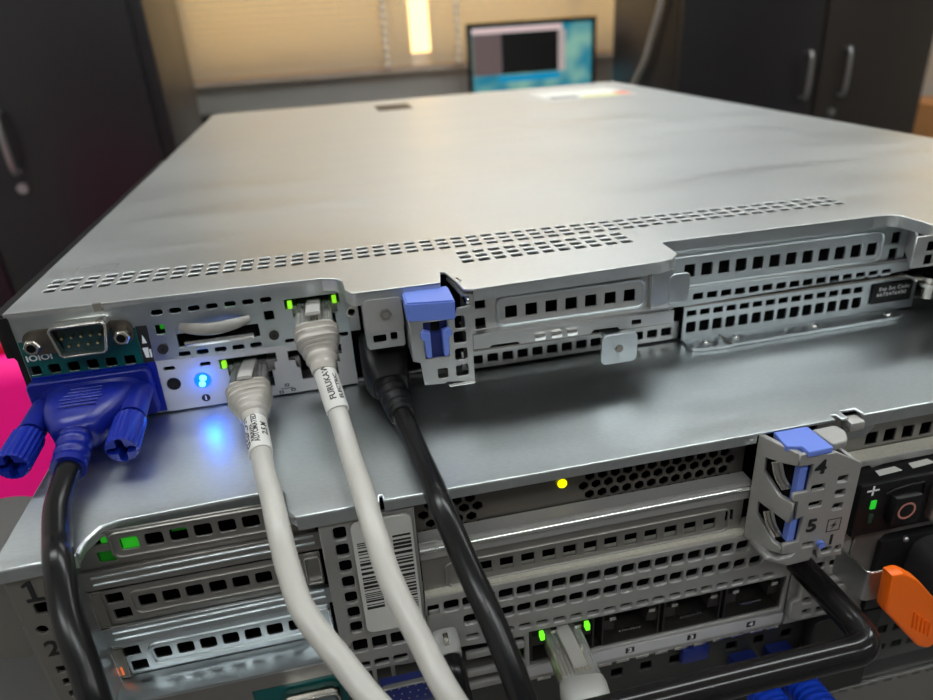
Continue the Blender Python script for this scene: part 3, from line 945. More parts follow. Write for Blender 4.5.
# ================================================================== THE LOWER SERVER
LS = thing('rack_server', 'lower tall rack server with blue slot latch and card slots', 'server', (217, 250, -87))
LB = [(8.0, -70.0), (28.2, -69.0), (28.6, -64.0), (31.4, -58.6), (36, -57.2), (77.0, -55.8), (80.4, -56.8), (81.2, -60), (81.5, -67), (83.6, -69.6), (106.0, -69.2), (106.2, -66.5), (107.0, -66.5), (107.2, -69.2),
      (220.4, -69.0), (246.8, -69.0), (247.0, -66.6), (248.6, -66.6), (248.8, -69.2), (251.0, -69.2), (251.2, -65.2), (256.6, -65.2), (256.8, -69.0), (442, -67.5)]
cov = plate('top_cover', LB + [(442, 600), (8, 600)], [], 'XY', 0, 1.0, M_LIDL, LS, bev=0.3, label='brushed zinc lid with folded rear edge')
for seg, z0 in ((LB[0:2], -4.2), (rounded_path(LB[1:10], 1.2), -3.4), (LB[9:11], -4.6), (LB[13:15], -3.6), (LB[22:24], -4.6)):
    bm = bmesh.new()
    me = wall_strip_mesh(seg, z0, -0.3, 1.0)
    link('rear_lip', me, M_LIDL, cov)
    # rounded fold
    sweep('rear_fold', [(p[0], p[1] + 0.75, -0.85) for p in seg], (0.85, 0.85, 2), M_LIDL, cov, n=12)
plate('lip_tab', [(251, -2.6), (251, -9.0), (259.4, -9.0), (262.0, -5.6), (262, -2.6)], [rr(254, -4.5, 4.6, 2.6, 0.4)], 'XZ', -68.6, 0.8, M_STEELB, cov)
box('catch_block', 250.9, 256.2, -71.2, -66.4, -4.6, -1.0, M_CAST, cov, bev=0.9)

bm = bmesh.new()
add_box(bm, 9.0, 10.2, -66, 599, -86.5, -1.2)
add_box(bm, 440, 441.2, -60, 599, -86.5, -1.2)
add_box(bm, 10.2, 440, 598, 599, -86.5, -1.2)
add_box(bm, 10.2, 440, -66, 598, -86.5, -85.5)
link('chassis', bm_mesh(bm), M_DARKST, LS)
box('shade_wall', 10.4, 439.8, -24, -23, -85, -1.4, M_VOID, LS)  # added black wall that stands in for the unlit interior
# left ear with numbers
lp = plate('side_panel', rect(9.4, 22.0, -85, -4.0), [rr(15.2, -16.0, 3.9, 4.0, 0.9), circ(12.9, -23.2, 1.5), rr(14.4, -38.6, 5.0, 2.6, 0.5), rr(14.6, -43.6, 5.0, 2.6, 0.5), rr(14.8, -48.6, 5.0, 2.6, 0.5), rr(15, -53.6, 5.0, 2.6, .5)],
           'XZ', -68.0, 1.0, M_DARKST, LS, bev=0.1)
plate('slot_number', [(14.0, -12.2), (14.0, -7.6), (13.0, -8.2), (12.6, -7.4), (14.3, -6.3), (15.2, -6.3), (15.2, -12.2), (16.8, -12.2), (16.8, -13.2), (12.5, -13.2), (12.5, -12.2)], [], 'XZ', -68.25, 0.25, M_INK, lp)
text_on('slot_number', '2', 7.4, (13.6, -68.1, -30.4), (1, 0, 0), (0, 0, 1), M_INK, lp, align='CENTER', sx=1.05, t=0.25)
sp_ = plate('rail_ear', [(-16, -8.5), (7.4, -7.5), (7.2, -20.6), (7.9, -21.0), (7.9, -33.4), (4.0, -35.6), (-16, -32)], [], 'XZ', -64.0, 1.2, M_DARKST, LS, bev=0.1)
plate('hook_edge', [(7.6, -5.0), (8.8, -5.0), (8.8, -20.6), (7.6, -20.6)], [], 'XZ', -66.0, 0.8, M_GREY, LS)
plate('hook_edge', [(8.2, -22.0), (9.2, -22.0), (9.2, -84), (8.2, -84)], [], 'XZ', -67.4, 0.8, M_GREY, LS)
box('side_wall_return', 22.0, 23.0, -67.6, -58.5, -85, -4.2, M_STEELB, LS)

# card slots 1 to 3
sl = {0: (-6.9, 37.3, 63.3, 5, 30.2), 1: (-27.9, 36.8, 69.5, 6, 29.0), 2: (-49.0, 36.0, 69.0, 6, 28.2)}
for k, (zc, xa, xb, n, xq) in sl.items():
    step = (xb - xa) / (n - 1)
    hl = [rr(xa + step * i, zc, 4.8, 4.2, 0.8) for i in range(n + (2 if k == 0 else 1))]
    sq = [rr(xq - 0.4, zc + 2.9, 4.6, 3.6, 0.3), rr(xq + 0.4, zc - 3.2, 4.6, 3.8, 0.3)]
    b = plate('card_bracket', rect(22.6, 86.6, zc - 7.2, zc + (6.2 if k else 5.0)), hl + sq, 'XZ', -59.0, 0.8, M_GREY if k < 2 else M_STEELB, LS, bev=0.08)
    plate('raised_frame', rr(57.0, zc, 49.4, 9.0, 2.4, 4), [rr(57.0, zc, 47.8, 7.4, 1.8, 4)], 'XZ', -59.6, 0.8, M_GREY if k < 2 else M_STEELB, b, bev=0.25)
    plate('slot_edge', [(21.2, zc + 5.9), (22.2, zc + 5.9), (22.4, zc - 6.8), (86.4, zc - 7.6), (86.4, zc - 6.9), (21.4, zc - 7.9)][:4] + [(22.4, zc - 7.6), (21.2, zc - 7.6)], [], 'XZ', -60.4, 0.7, M_BRIGHT, b)
    if k:
        plate('corner_plate', rr(84.0, zc - 0.4, 4.6, 10.2, 0.5), [rr(84.0, zc - 0.4, 4.0, 9.6, 0.4)], 'XZ', -60.0, 0.6, M_BRIGHT, b)
for zc in (-27.9, -49.0):
    box('slot_recess_side', 22.5, 23.1, -61.0, -59.1, zc - 6.6, zc + 5.6, M_BRIGHT, LS)
    box('slot_recess_step', 23.1, 25.6, -59.9, -59.1, zc - 6.4, zc + 5.4, M_DARKST, LS)
for zc in (-17.0, -38.4):
    rb_ = plate('slot_rib', rect(22.4, 92, zc - 2.9, zc + 3.6), [], 'XZ', -60.6, 1.4, M_GREY if zc > -30 else M_STEELB, LS, bev=0.3)
    for dz in (1.9, -0.6):
        sweep('rib_groove', [(25.5, -60.7, zc + dz - 0.2), (86, -60.7, zc + dz + 0.5)], (0.45, 0.45, 2), M_STEELB, rb_, n=8)
box('status_light', 35.0, 39.7, -57.8, -57.4, -9.4, -4.6, M_GLOWG, LS, label='green plate standing in for glow inside the slot')  # glowing plate imitates green light on the slot's inner surface
box('status_light', 30.0, 33.0, -57.8, -57.4, -6.2, -2.0, M_GLOWG, LS)  # another glowing plate for the green-lit interior
box('status_light', 28.2, 33.2, -57.6, -57.2, -12.6, -7.8, M_GLOWDK, LS)  # fainter plate, green glow behind the lower square hole
box('status_light', 48.4, 52.4, -57.8, -57.4, -6.4, -4.8, M_GLOWDK, LS)  # faint glowing plate, same painted green light
box('status_light', 23.2, 24.2, -60.0, -59.3, -54.4, -50.6, M_REFLO, LS, bev=0.4, label='orange glowing patch for a reflection in the third slot')  # glowing patch painted in for an orange reflection on the frame
box('slot_shelf', 22.4, 88, -69, -59.2, -57.0, -55.6, M_STEELB, LS, bev=0.4)
sf = plate('lower_plate', rect(22.4, 88.2, -62.6, -57.2), [], 'XZ', -68.6, 1.0, M_GREY, LS, bev=0.1)
tl = plate('port_label', rect(60, 88, -84, -62.0), [], 'XZ', -67.6, 0.6, M_TEAL, LS, label='teal printed label')
# serial port of the lower server (top just in view)
sp2 = plate('serial_port', rr(77.0, -70.5, 18, 9.5, 2.5, 4), [rr(77.0, -70.5, 16.6, 8.1, 2.0, 4)], 'XZ', -73.0, 5, M_CHROME, LS, bev=0.15)
box('insert', 69.5, 84.5, -69.5, -68.2, -74, -67, M_TEALD, sp2)
plate('lower_port_plate', rect(22.4, 60, -85, -62.6), [], 'XZ', -68.2, 0.8, M_GREY, LS)
# grille column right of the slots, with fingers
ch = [rr(94.0, -9.6 - 6.04 * i, 3.6, 4.5, 0.9) for i in range(7)]
ch += [rr(x, -53.9, 4.5, 5.2, 0.6) for x in (94.2, 100.1, 105.9, 111.7)]
ch += [rr(x, -62.4, 4.5, 2.6, 0.6) for x in (94.0, 99.9, 105.8)]
plate('rear_panel', [(88.5, -4.8), (115.2, -4.8), (115.2, -66.0), (108, -66.0), (103.6, -65.6), (103.6, -72), (102.2, -72), (102.2, -65.6), (97.8, -65.6), (97.8, -72), (96.4, -72), (96.4, -65.4), (91, -65.4), (88.5, -60)],
      ch, 'XZ', -68.0, 1.4, M_CAST, LS, bev=0.3)
box('shade_sheet', 88.6, 115, -63.0, -62.4, -66, -5, M_VOID, LS)  # black sheet in place of shade behind the grille holes
box('panel_screw', 88.9, 91.4, -69.4, -67.9, -54.2, -51.6, M_CHROME, LS, bev=0.9)
# bar code label
bl = plate('barcode_label', rr(105.6, -26.9, 17.0, 42.0, 2.2, 4), [], 'XZ', -69.4, 0.9, M_SLEEVE, LS, bev=0.1, label='pale pull-out tab printed with two bar codes')
rng = random.Random(2)
for (bx0, bx1, bz0, bz1) in ((98.2, 103.4, -38.6, -13.0), (108.2, 113.4, -40.2, -12.4)):
    mes = []
    z = bz1
    while z > bz0:
        h = rng.choice((0.35, 0.35, 0.7, 1.0))
        q = flat_mesh([rect(bx0, bx1, z - h, z)], [], 0.05)
        q.transform(plane_mtx('XZ', -69.46, 0.05))
        mes.append(q)
        z -= h + rng.choice((0.35, 0.5, 0.9))
    link('bar_code', join_meshes(mes), M_INK, bl)

# centre: hexagon mesh, yellow light


def hexfield(x0, x1, z0, z1):
    out = []
    r_ = 0
    z = z1
    while z > z0:
        x = x0 + (2.05 if r_ % 2 else 0)
        while x < x1:
            out.append(circ(x, z, 1.8, 6, math.pi / 6))
            x += 4.1
        z -= 3.5
        r_ += 1
    return out


plate('mesh_panel', rect(115.4, 222, -22.6, -4.6), hexfield(118.2, 135.0, -22, -6.6) + hexfield(168.0, 219, -22, -6.6), 'XZ', -62.0, 0.8, mat('mesh_steel', (0.15, 0.135, 0.12), 0.45, 0.85), LS, bev=0.06)
bm = bmesh.new()
bmesh.ops.create_uvsphere(bm, u_segments=16, v_segments=10, radius=1.5, matrix=Matrix.Translation((160.9, -62.6, -10.6)) @ Matrix.Diagonal((1, .6, 1, 1)))
link('status_light', bm_mesh(bm), M_LEDY, LS, smooth=True, label='lit yellow light')
# rail under the mesh
rl = plate('cross_rail', [(115.4, -18.9), (121, -18.7), (121.2, -19.8), (222, -19.2), (222, -25.9), (115.4, -25.5)], [], 'XZ', -67.6, 1.0, M_CAST, LS, bev=0.3)
box('rail_top', 115.6, 222, -67.4, -62.4, -19.6, -18.9, M_CAST, rl)
sweep('rail_bead', [(115.6, -67.9, -21.5), (222, -67.9, -21.3)], (0.9, 0.9, 2), M_BRIGHT, rl, n=10)
# slot 4 bracket
h4 = [rr(121.4 + 6.79 * i, -33.5 - 0.07 * i, 4.3, 4.5, 0.2) for i in range(1, 14)]
b4 = plate('card_bracket', rect(115.6, 221, -39.6, -25.6), h4 + [rr(216.5, -32.5, 2.8, 4.5, .3)], 'XZ', -66.4, 0.8, M_GREY, LS, bev=0.08)
plate('raised_frame', rr(169.5, -33.9, 94, 9.6, 2.0, 4), [rr(169.5, -33.9, 92.6, 8.2, 1.6, 4)], 'XZ', -67.0, 0.8, M_GREY, b4, bev=0.25)
# grating
gh = [rr(117.5 + 5.78 * i, -44.0 - 0.02 * i, 4.8, 4.4, 0.9) for i in range(19)]
gh += [rr(129.0 + 5.78 * i, -51.4 - 0.05 * i, 4.7, 4.2, 1.0) for i in range(18)]
gh += [rr(129.0 + 5.78 * i, -58.9 - 0.18 * (i if i < 8 else 8) * 0.9, 4.2, 2.2, 0.8) for i in range(19)]
plate('vent_grating', [(115.4, -39.0), (232, -40.0), (242, -56), (242, -86.2), (236, -87.0), (146, -85.4), (146, -64), (115.4, -62)],
      gh + [rect(147.6, 240.6, -78.0, -62.6)], 'XZ', -69.0, 1.8, M_CAST, LS, bev=0.35)
box('shade_sheet', 115.6, 232, -64.6, -64.0, -61.8, -42.4, M_VOID, LS)  # black sheets put in for shade behind grating and ports
box('shade_sheet', 147, 241, -55.6, -55, -80, -61, M_VOID, LS)
box('dusty_ledge', 115.6, 232, -68.8, -62, -39.9, -38.4, M_DUST, LS, bev=0.2)
for zz in (-67.6, -76.0, -82):
    box('guard_bar', 126.5, 146, -69.2, -67.6, zz - 1.4, zz + 1.4, M_CAST, LS, bev=0.4)
# four network ports
ports = ((148.2, 170.4), (173.2, 194.0), (195.4, 216.8), (218.2, 239.6))
for i, (a, b) in enumerate(ports):
    rj_jack(a + .6, b - .6, -63.4, -76.8, [152.0, 167.6] if i == 0 else [], LS, y=-68.2, contacts=True)
    for lx in ((a + 3.4, b - 3.4) if i else (a + 8.0, b - 6.0)):
        box('light_window', lx - 1.1, lx + 1.1, -68.9, -67.6, -65.6, -64.2, M_BRIGHT, LS)
ws = plate('port_number_strip', [(146.6, -78.4), (241.6, -79.6), (241.6, -84.2), (146.6, -82.8)], [], 'XZ', -69.5, 0.4, M_WHITEL, LS)
for i, (nx, nz) in enumerate(((183.2, -80.8), (206.2, -81.3), (229.0, -81.6))):
    q = box('number_square', nx - 1.6, nx + 1.6, -69.65, -69.5, nz - 1.2, nz + 1.2, M_INK, ws)
    text_on('port_number', str(i + 2), 2.6, (nx, -69.66, nz), (1, 0, 0), (0, 0, 1), M_WHITEINK, q, align='CENTER', sx=1.3, t=0.03)
for q in (152.3, 158.5, 174.3, 180.7, 187.9, 195.1, 202.4, 209.7, 217.0, 224.3, 231.6, 238.0):
    box('notch', q - 2.4, q + 2.4, -69.9, -69.3, -85.4 - (q - 150) * 0.012, -84.2 - (q - 150) * 0.012, M_BRIGHT, LS, bev=0.3)

# latch housing with 4 and 5
LT = thing('latch_base', '', '', (235, -78, -25))
for kk in ('label', 'category'):
    del LT[kk]
LT.name = 'slot_latch'
LT.parent = LS
LT.location = W(235, -78, -25) - LS.location
win_a = [(229.6, -4.6), (229.6, -9.5), (229.6, -15.2), (226.4, -15.2)]
plate('latch_front', [(226.6, -1.2), (226.6, -5.2), (231.4, -5.4), (231.4, -15.2), (226.8, -15.4), (226.8, -18.0), (228.6, -18.4), (228.8, -25.4), (231.4, -24.6), (231.4, -34.6), (226.6, -34.8), (226.4, -38.6), (238.8, -39.4), (239.6, -43.4), (248.4, -44.0), (248.2, -8.5), (238.6, -2.6), (229.4, -2.6), (229.4, -1.2)][::-1],
      [rr(234.6, -14.4, 4.6, 2.2, 0.6), rr(234.8, -20.8, 4.6, 2.2, 0.6), rr(235.2, -36.6, 4.4, 2.0, 0.6), rr(242.6, -13.0, 3.6, 2.6, 0.6), rr(242.8, -18.2, 3.6, 2.6, 0.6), rr(243.0, -23.4, 3.6, 2.6, 0.6), rr(242.4, -40.6, 3.6, 2.4, 0.7), rr(246.6, -40.8, 2.2, 2.4, 0.6)],
      'XZ', -81.0, 1.4, M_CAST, LT, bev=0.25)
# slanted left cheek with two openings
ang = math.atan2(-12.0, 6.4)


def cheek_mtx(t):
    a = Vector((220.8, -69.0, 0))
    ux = (Vector((227.0, -81.0, 0)) - a).normalized()
    uy = Vector((0, 0, 1))
    uz = ux.cross(uy)
    T = Matrix((ux, uy, uz)).transposed().to_4x4()
    T.translation = a - uz * t / 2
    return T


plate('latch_cheek', [(0, -0.6), (13.4, -1.4), (13.4, -5.4), (9.0, -6.6), (3.2, -7.4), (3.2, -12.4), (9.2, -18.6), (13.4, -18.8), (13.4, -26.6), (3.0, -24.0), (3.0, -28.8), (9.8, -36.2), (13.4, -36.6), (13.4, -38.8), (7.5, -40.5), (0, -40)],
      [], None, 0, 1.8, M_CAST, LT, bev=0.3, mtx=cheek_mtx(1.8))
box('latch_shade', 229.5, 240, -78.4, -76, -37, -4.2, M_VOID, LT)  # black backing painted as shade inside the latch openings
plate('latch_shade', rect(0.5, 13, -38, -3), [], None, 0, 0.6, M_VOID, LT, mtx=Matrix.Translation((2.6, 1.3, 0)) @ cheek_mtx(0.6))
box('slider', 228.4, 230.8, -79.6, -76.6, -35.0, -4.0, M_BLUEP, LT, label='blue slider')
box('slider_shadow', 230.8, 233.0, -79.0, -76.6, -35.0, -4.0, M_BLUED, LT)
for zc in (-11.5, -30):
    for dx in (0, 1.5):
        sweep('spring_leaf', catmull([(222.6 + dx, -75.6, zc + 5), (223.8 + dx, -76.4, zc), (226.2 + dx, -77.2, zc - 4.5)], 4), (0.3, 0.9, 3), M_CHROME, LT, n=8)
plate('touch_pad', rounded_path([(225.4, -69.6), (236.6, -69.6), (236.7, -81.4), (228.6, -81.6), (228.6, -78.4), (224.4, -77.2), (225.4, -69.6)], 0.5)[:-1], [], 'XY', -0.1, 2.0, M_BLUEP, LT, bev=0.3, label='blue touch pad')
plate('latch_knob', rounded_path([(237.4, -71.0), (245.6, -70.6), (246.2, -74.6), (243.6, -78.8), (238.0, -79.6), (237.4, -71.0)], 1.5)[:-1], [], 'XY', -0.6, 2.6, M_CAST, LT, bev=0.5)
box('right_wall', 247.0, 248.2, -80.6, -69.6, -40, -8.6, M_CAST, LT)
text_on('slot_number', '4', 6.6, (234.0, -81.05, -7.0), (1, 0, 0), (0, 0, 1), M_INK, LT, align='CENTER', sx=1.1, t=0.3)
text_on('slot_number', '5', 6.6, (235.0, -81.05, -29.0), (1, 0, 0), (0, 0, 1), M_INK, LT, align='CENTER', sx=1.1, t=0.3)
plate('warning_mark', rect(240.6, 245.4, -33.0, -28.0), [rect(240.9, 245.1, -32.7, -28.3)], 'XZ', -81.06, 0.06, M_INK, LT)
plate('lightning_mark', [(243.9, -28.8), (241.9, -30.9), (243.0, -30.7), (242.2, -32.3), (244.2, -30.2), (243.1, -30.4)], [], 'XZ', -81.06, 0.06, M_INK, LT)
text_on('supply_number', '1', 5.6, (243.2, -81.05, -36.6), (1, 0, 0), (0, 0, 1), M_INK, LT, align='CENTER', sx=1.1, t=0.1)
cyl('blue_stud', (239.2, -82.4, -36.8), (239.2, -80.9, -36.8), 1.2, M_BLUEP, LT)
# lower hook of the latch
plate('latch_foot', [(220.9, -39.6), (229.4, -44.4), (237.4, -44.0), (238.0, -41.8), (238.0, -37.6), (232.0, -38.4), (230.4, -40.6), (225.6, -40.8), (222.8, -38.8)], [], 'XZ', -80.6, 9.0, M_CAST, LT, bev=0.4)
# right of the latch: panel with holes
plate('rear_panel', rect(241.8, 262.6, -84.8, -38.6), [rr(246.5 + 5.4 * i, z, 3.6, 3.0, 0.7) for i in range(3) for z in (-46.0, -52.4, -59.5)], 'XZ', -70.2, 1.0, M_CAST, LS, bev=0.2)
fg = plate('finger_guard', [(244.0, -64.6), (262, -64.2), (262, -80.2), (245.6, -81.2), (241.2, -78.8), (241.0, -71.4), (244.4, -70.8)],
           [rr(247.9 + 5.5 * i, -77.8, 3.6, 3.2, 0.6) for i in range(3)] + [rr(247.4 + 5.5 * i, -71.8, 4.0, 3.0, 0.6) for i in range(3)] + [rr(248.0 + 5.5 * i, -67.0, 3.6, 2.0, 0.6) for i in range(3)], 'XZ', -73.0, 2.2, M_CAST, LS, bev=0.4)
box('shade_sheet', 246, 262, -70.6, -70.3, -80, -65, M_VOID, LS)  # black sheet for the shade behind the finger guard

# slot 6 bracket and rail, right
plate('card_bracket', rect(247, 440, -21.6, -4.8), [rr(268.8 + 6.95 * i, -15.6, 4.4, 5.0, 0.3) for i in range(24)], 'XZ', -62.0, 0.8, M_GREY, LS, bev=0.08)
rl2 = plate('cross_rail', [(249, -19.4), (440, -18.4), (440, -21.4), (270, -22.0), (265.6, -22.8), (264.4, -21.6), (249, -22.4)], [], 'XZ', -68.0, 1.0, M_CAST, LS, bev=0.25)
box('rail_top', 249, 440, -67.6, -62.4, -20.0, -19.2, M_DUST, rl2)

# power supply
PS = box('power_supply', 255.5, 438, -76.0, -50, -43.6, -22.6, M_BLACK, LS, bev=1.0, label='black power supply face')
plate('cream_pad', [(264.6, -72.5), (273.4, -72.0), (272.6, -69.6), (265.2, -69.9)], [], 'XY', -22.4, 0.3, M_SLEEVE, PS)
plate('cream_pad', [(277.4, -72.0), (286.4, -71.4), (285.4, -69.0), (278.0, -69.4)], [], 'XY', -22.4, 0.3, M_SLEEVE, PS)
box('status_light', 260.0, 262.0, -76.5, -75.8, -32.2, -28.8, M_LEDP, PS, bev=0.3, label='lit green light')
box('status_light', 260.4, 262.0, -76.5, -75.8, -38.0, -34.4, mat('unlit_light', (0.02, 0.05, 0.03), 0.3), PS, bev=0.3)
bt = box('release_button', 266.4, 276.4, -79.4, -75.8, -38.4, -27.2, M_BLACK, PS, bev=0.8)
plate('ring_mark', circ(271.0, -32.6, 3.3, 28), [circ(271.0, -32.6, 2.6, 28)], 'XZ', -79.55, 0.1, mat('pale_red_ink', (0.42, 0.18, 0.14), 0.5), bt)
me = [flat_mesh([rect(257.6, 262.0, -25.0, -24.3)], [], 0.06), flat_mesh([rect(259.4, 260.1, -26.6, -22.9)], [], 0.06)]
for q in me:
    q.transform(plane_mtx('XZ', -76.2, 0.06))
link('plus_mark', join_meshes(me), M_WHITEINK, PS)
sweep('handle_frame', catmull([(265, -76.3, -27), (268, -76.4, -25.6), (276, -76.4, -25.0), (279, -76.4, -26.4), (279.5, -76.4, -40)], 4), (0.5, 0.5, 2), M_BLACK, PS, n=8)
plate('handle_frame', rr(292, -31.5, 20, 19, 2.5, 4), [rr(292, -31.5, 16, 15, 2.0, 4)], 'XZ', -79, 3, M_POSTG, PS, bev=0.4)
# inlet field under the button
inl = plate('inlet_panel', rect(262.6, 438, -84.8, -44.0), [rr(300, -66, 54, 32, 2)], 'XZ', -71.2, 1.0, M_GREY, LS, bev=0.15)
box('inlet_socket', 272.0, 330, -73.0, -60, -84, -51.6, M_BLACK, LS, bev=0.8)
bm = bmesh.new()
bmesh.ops.create_uvsphere(bm, u_segments=14, v_segments=8, radius=1.1, matrix=Matrix.Translation((281.5, -72.9, -52.4)))
link('socket_screw', bm_mesh(bm), M_POSTG, LS, smooth=True)
# silver wire bail
RB = rounded_path([(256.0, -71.5), (256.0, -79), (256.3, -85.0), (258.0, -85.7), (263.4, -85.6)], 1.2)
bl2 = link('release_bracket', wall_strip_mesh(RB, -62.0, -50.2, 0.7), M_STEEL, LS, auto=40)
sweep('bracket_rim', [(p[0], p[1] + 0.3, -50.0) for p in RB], (0.4, 0.4, 2), M_BRIGHT, bl2, n=8)
# orange lever
bm = bmesh.new()
pr = [(252.0, -38.4), (256.0, -38.2), (262.5, -43.0), (270.0, -51.8), (276.0, -58.0), (279.5, -65.0), (279.0, -72.6), (275.4, -76.6), (270.6, -74.4), (253.0, -53.4)]
me = flat_mesh([rounded_path(pr + [pr[0]], 1.4)[:-1]], [], 4.4, 0.8)
me.transform(Matrix.Translation((2.6, 0, -3.2)) @ plane_mtx('XZ', -95.0, 4.4))
ot = link('release_lever', me, M_ORANGE, LS, auto=40, label='orange release lever')
for i in range(5):
    q = i * 1.9
    sweep('grip_ridge', [(266.8 + q, -95.0, -59.6 - q * 0.9), (267.8 + q * 0.98, -95.0, -66.8 - q * 0.8)], (0.5, 0.25, 2), M_ORANGE, ot, n=8)

# ================================================================== THIRD AND FOURTH SERVERS
TS = thing('rack_server', 'dark rack server under the tall one, mostly hidden behind the black bar', 'server', (217, 250, -132))
bm = bmesh.new()
add_box(bm, 9, 441, -40, 590, -131, -88.0)
link('chassis', bm_mesh(bm), M_DARKST, TS)
plate('rear_panel', rect(14, 268, -130, -88.4), [rr(171 + 11.5 * i, -101, 4.6, 4.4, 0.4) for i in range(8)] + [rr(176 + 12 * i, -113, 6, 3, 0.4) for i in range(7)], 'XZ', -62.0, 1.0, M_BLACKST, TS, bev=0.1)
box('shade_wall', 14, 440, -45, -44, -130, -89, M_VOID, TS)  # black wall added as shade behind the panel holes
plate('supply_panel', rect(270, 438, -130, -88.4), [rr(296 + 7.0 * i, z, 4.2, 4.4, 0.4) for i in range(18) for z in (-112,)] + [rr(290 + 7.4 * i, -122.5, 4.8, 3.6, 0.4) for i in range(18)], 'XZ', -62.0, 1.0, M_BLACKST, TS, bev=0.1)
plate('dark_cover', rect(256, 284, -130, -88.6), [], 'XZ', -70.0, 5.0, mat('charcoal_plate', (0.03, 0.03, 0.03), 0.35, 0.6), TS, bev=0.4)
FS = thing('rack_server', 'lowest rack server showing only a bright lid edge', 'server', (217, 250, -178))
box('top_cover', 8, 442, -64, 590, -136, -135, M_BLACKST, FS, bev=0.3)
box('lid_edge', 8, 442, -66.5, -64.2, -137.0, -136.0, M_BRIGHT, FS, bev=0.3)
plate('rear_panel', rect(10, 440, -176, -136.2), [rr(270 + 7 * i, -142, 4.6, 4, .4) for i in range(20)], 'XZ', -63, 1.0, M_GREY, FS)
box('chassis', 9, 441, -60, 589, -176, -136.2, M_DARKST, FS)
box('supply_gap_spacer', 12, 438, -30, 560, -134.9, -131.2, M_DARKST, FS)
# cart that carries the stack
CT = thing('equipment_table', 'grey table under the stack of servers', 'table', (217, 250, RZ0))
box('tabletop', 2, 460, -60, 620, -206, -176.2, M_WOOD, CT, bev=3)
for lx, ly in ((10, -40), (440, -40), (10, 600), (440, 600)):
    box('leg', lx - 18, lx + 18, ly - 18, ly + 18, RZ0, -206, M_POSTG, CT)
# grey post, left
t = thing('support_post', 'satin grey round post left of the lower server', 'post', (-40, 10, RZ0))
cyl('tube', (-40, 10, RZ0 + 8), (-40, 10, -45), 24, M_POSTG, t, n=40)
cyl('foot', (-40, 10, RZ0), (-40, 10, RZ0 + 8), 26, M_POSTG, t, n=40)

# ================================================================== CABLES
# --- VGA plug
VC = thing('video_cable', 'blue video plug with two thumbscrews on a thick black cable', 'cable', (20, -20, 8))
bm = bmesh.new()
secs = [(-1.2, 20.0, 11.4, 15.6, 7.6, 5), (-5.6, 20.0, 11.4, 15.6, 7.6, 5), (-6.2, 20.0, 11.2, 14.2, 7.0, 4), (-14, 19.8, 11.2, 12.6, 6.8, 3.6), (-19, 19.6, 11.0, 10.6, 6.6, 3.2), (-23, 19.6, 10.7, 8.2, 6.0, 3.0), (-26, 19.6, 10.4, 6.6, 5.6, 2.6), (-27, 19.6, 10.3, 5.4, 4.8, 2.4)]
add_sweep(bm, [(s[1], s[0], s[2]) for s in secs], [(s[3], s[4], s[5]) for s in secs], 36)
body = link('plug_body', bm_mesh(bm), M_VGA, VC, auto=40, label='blue plug body')
plate('plug_face', rr(19.3, 11.4, 37.6, 17.2, 2.0, 3), [], 'XZ', -4.6, 3.4, M_VGA, body, bev=0.6)
for i in range(6):
    y = -9.0 - i * 2.1
    w = 4.6 + 0.5 * i if i < 4 else 5.4
    sweep('grip_line', [(20 - w, y, 18.25 - 0.05 * i), (20 + w, y, 18.25 - 0.05 * i)], (0.28, 0.22, 2), M_VGASCREW, body, n=8)
# strain relief with slits
bm = bmesh.new()
pth, sc = [], []
ax = [(19.6, -25.5, 10.4), (19.7, -29.5, 9.6), (20.0, -34.5, 8.6), (20.3, -39.5, 7.8)]
cp = catmull(ax, 6)
for i, p in enumerate(cp):
    pth.append(p)
    f = i / (len(cp) - 1)
    r = 5.0 - 0.2 * f - (0.55 if i % 5 in (3, 4) and i < 15 else 0)
    sc.append((r, r, 2))
add_sweep(bm, pth, sc, 24)
sr = link('strain_relief', bm_mesh(bm), M_VGA, VC, auto=50)
# thumbscrews: smooth shank and ribbed head with cross slot


def thumbscrew(x, z, y0, tilt):
    d = Vector((tilt[0], -1, tilt[1])).normalized()
    a = Vector((x, y0, z))
    sh_ = cyl('thumbscrew', a - d * 8, a + d * 11.0, 4.0, M_VGA, VC)
    cyl('neck_ring', a + d * 10.8, a + d * 12.6, 2.9, M_BLACK, sh_)
    bm = bmesh.new()
    n = 40
    prof = [(12.4, 4.2), (13.2, 4.8), (26.6, 4.8), (27.4, 4.4)]
    S = d.cross(Vector((0, 0, 1))).normalized()
    U = S.cross(d)
    rings = []
    for (l, r) in prof:
        ring = []
        for k in range(n):
            an = 2 * math.pi * k / n
            rr2 = r - (0.28 if k % 2 else 0)
            ring.append(bm.verts.new(a + d * l + S * (rr2 * math.cos(an)) + U * (rr2 * math.sin(an))))
        rings.append(ring)
    # cross slot sunk in the end
    for (l, fr) in ((27.4, 0.72), (22.0, 0.66)):
        ring = []
        for k in range(n):
            an = 2 * math.pi * k / n
            q = min(abs(math.cos(2 * an)), 1)
            rr2 = 4.4 * fr * (0.55 + 0.9 * q ** 2.2) * (1.0 if k % 10 < 20 else 1)
            ring.append(bm.verts.new(a + d * l + S * (min(rr2, 4.1) * math.cos(an)) + U * (min(rr2, 4.1) * math.sin(an))))
        rings.append(ring)
    for p, q in zip(rings, rings[1:]):
        for k in range(n):
            bm.faces.new((p[k], p[(k + 1) % n], q[(k + 1) % n], q[k]))
    bm.faces.new(rings[0][::-1])
    bm.faces.new(rings[-1])
    link('ribbed_head', bm_mesh(bm), M_VGASCREW, sh_)


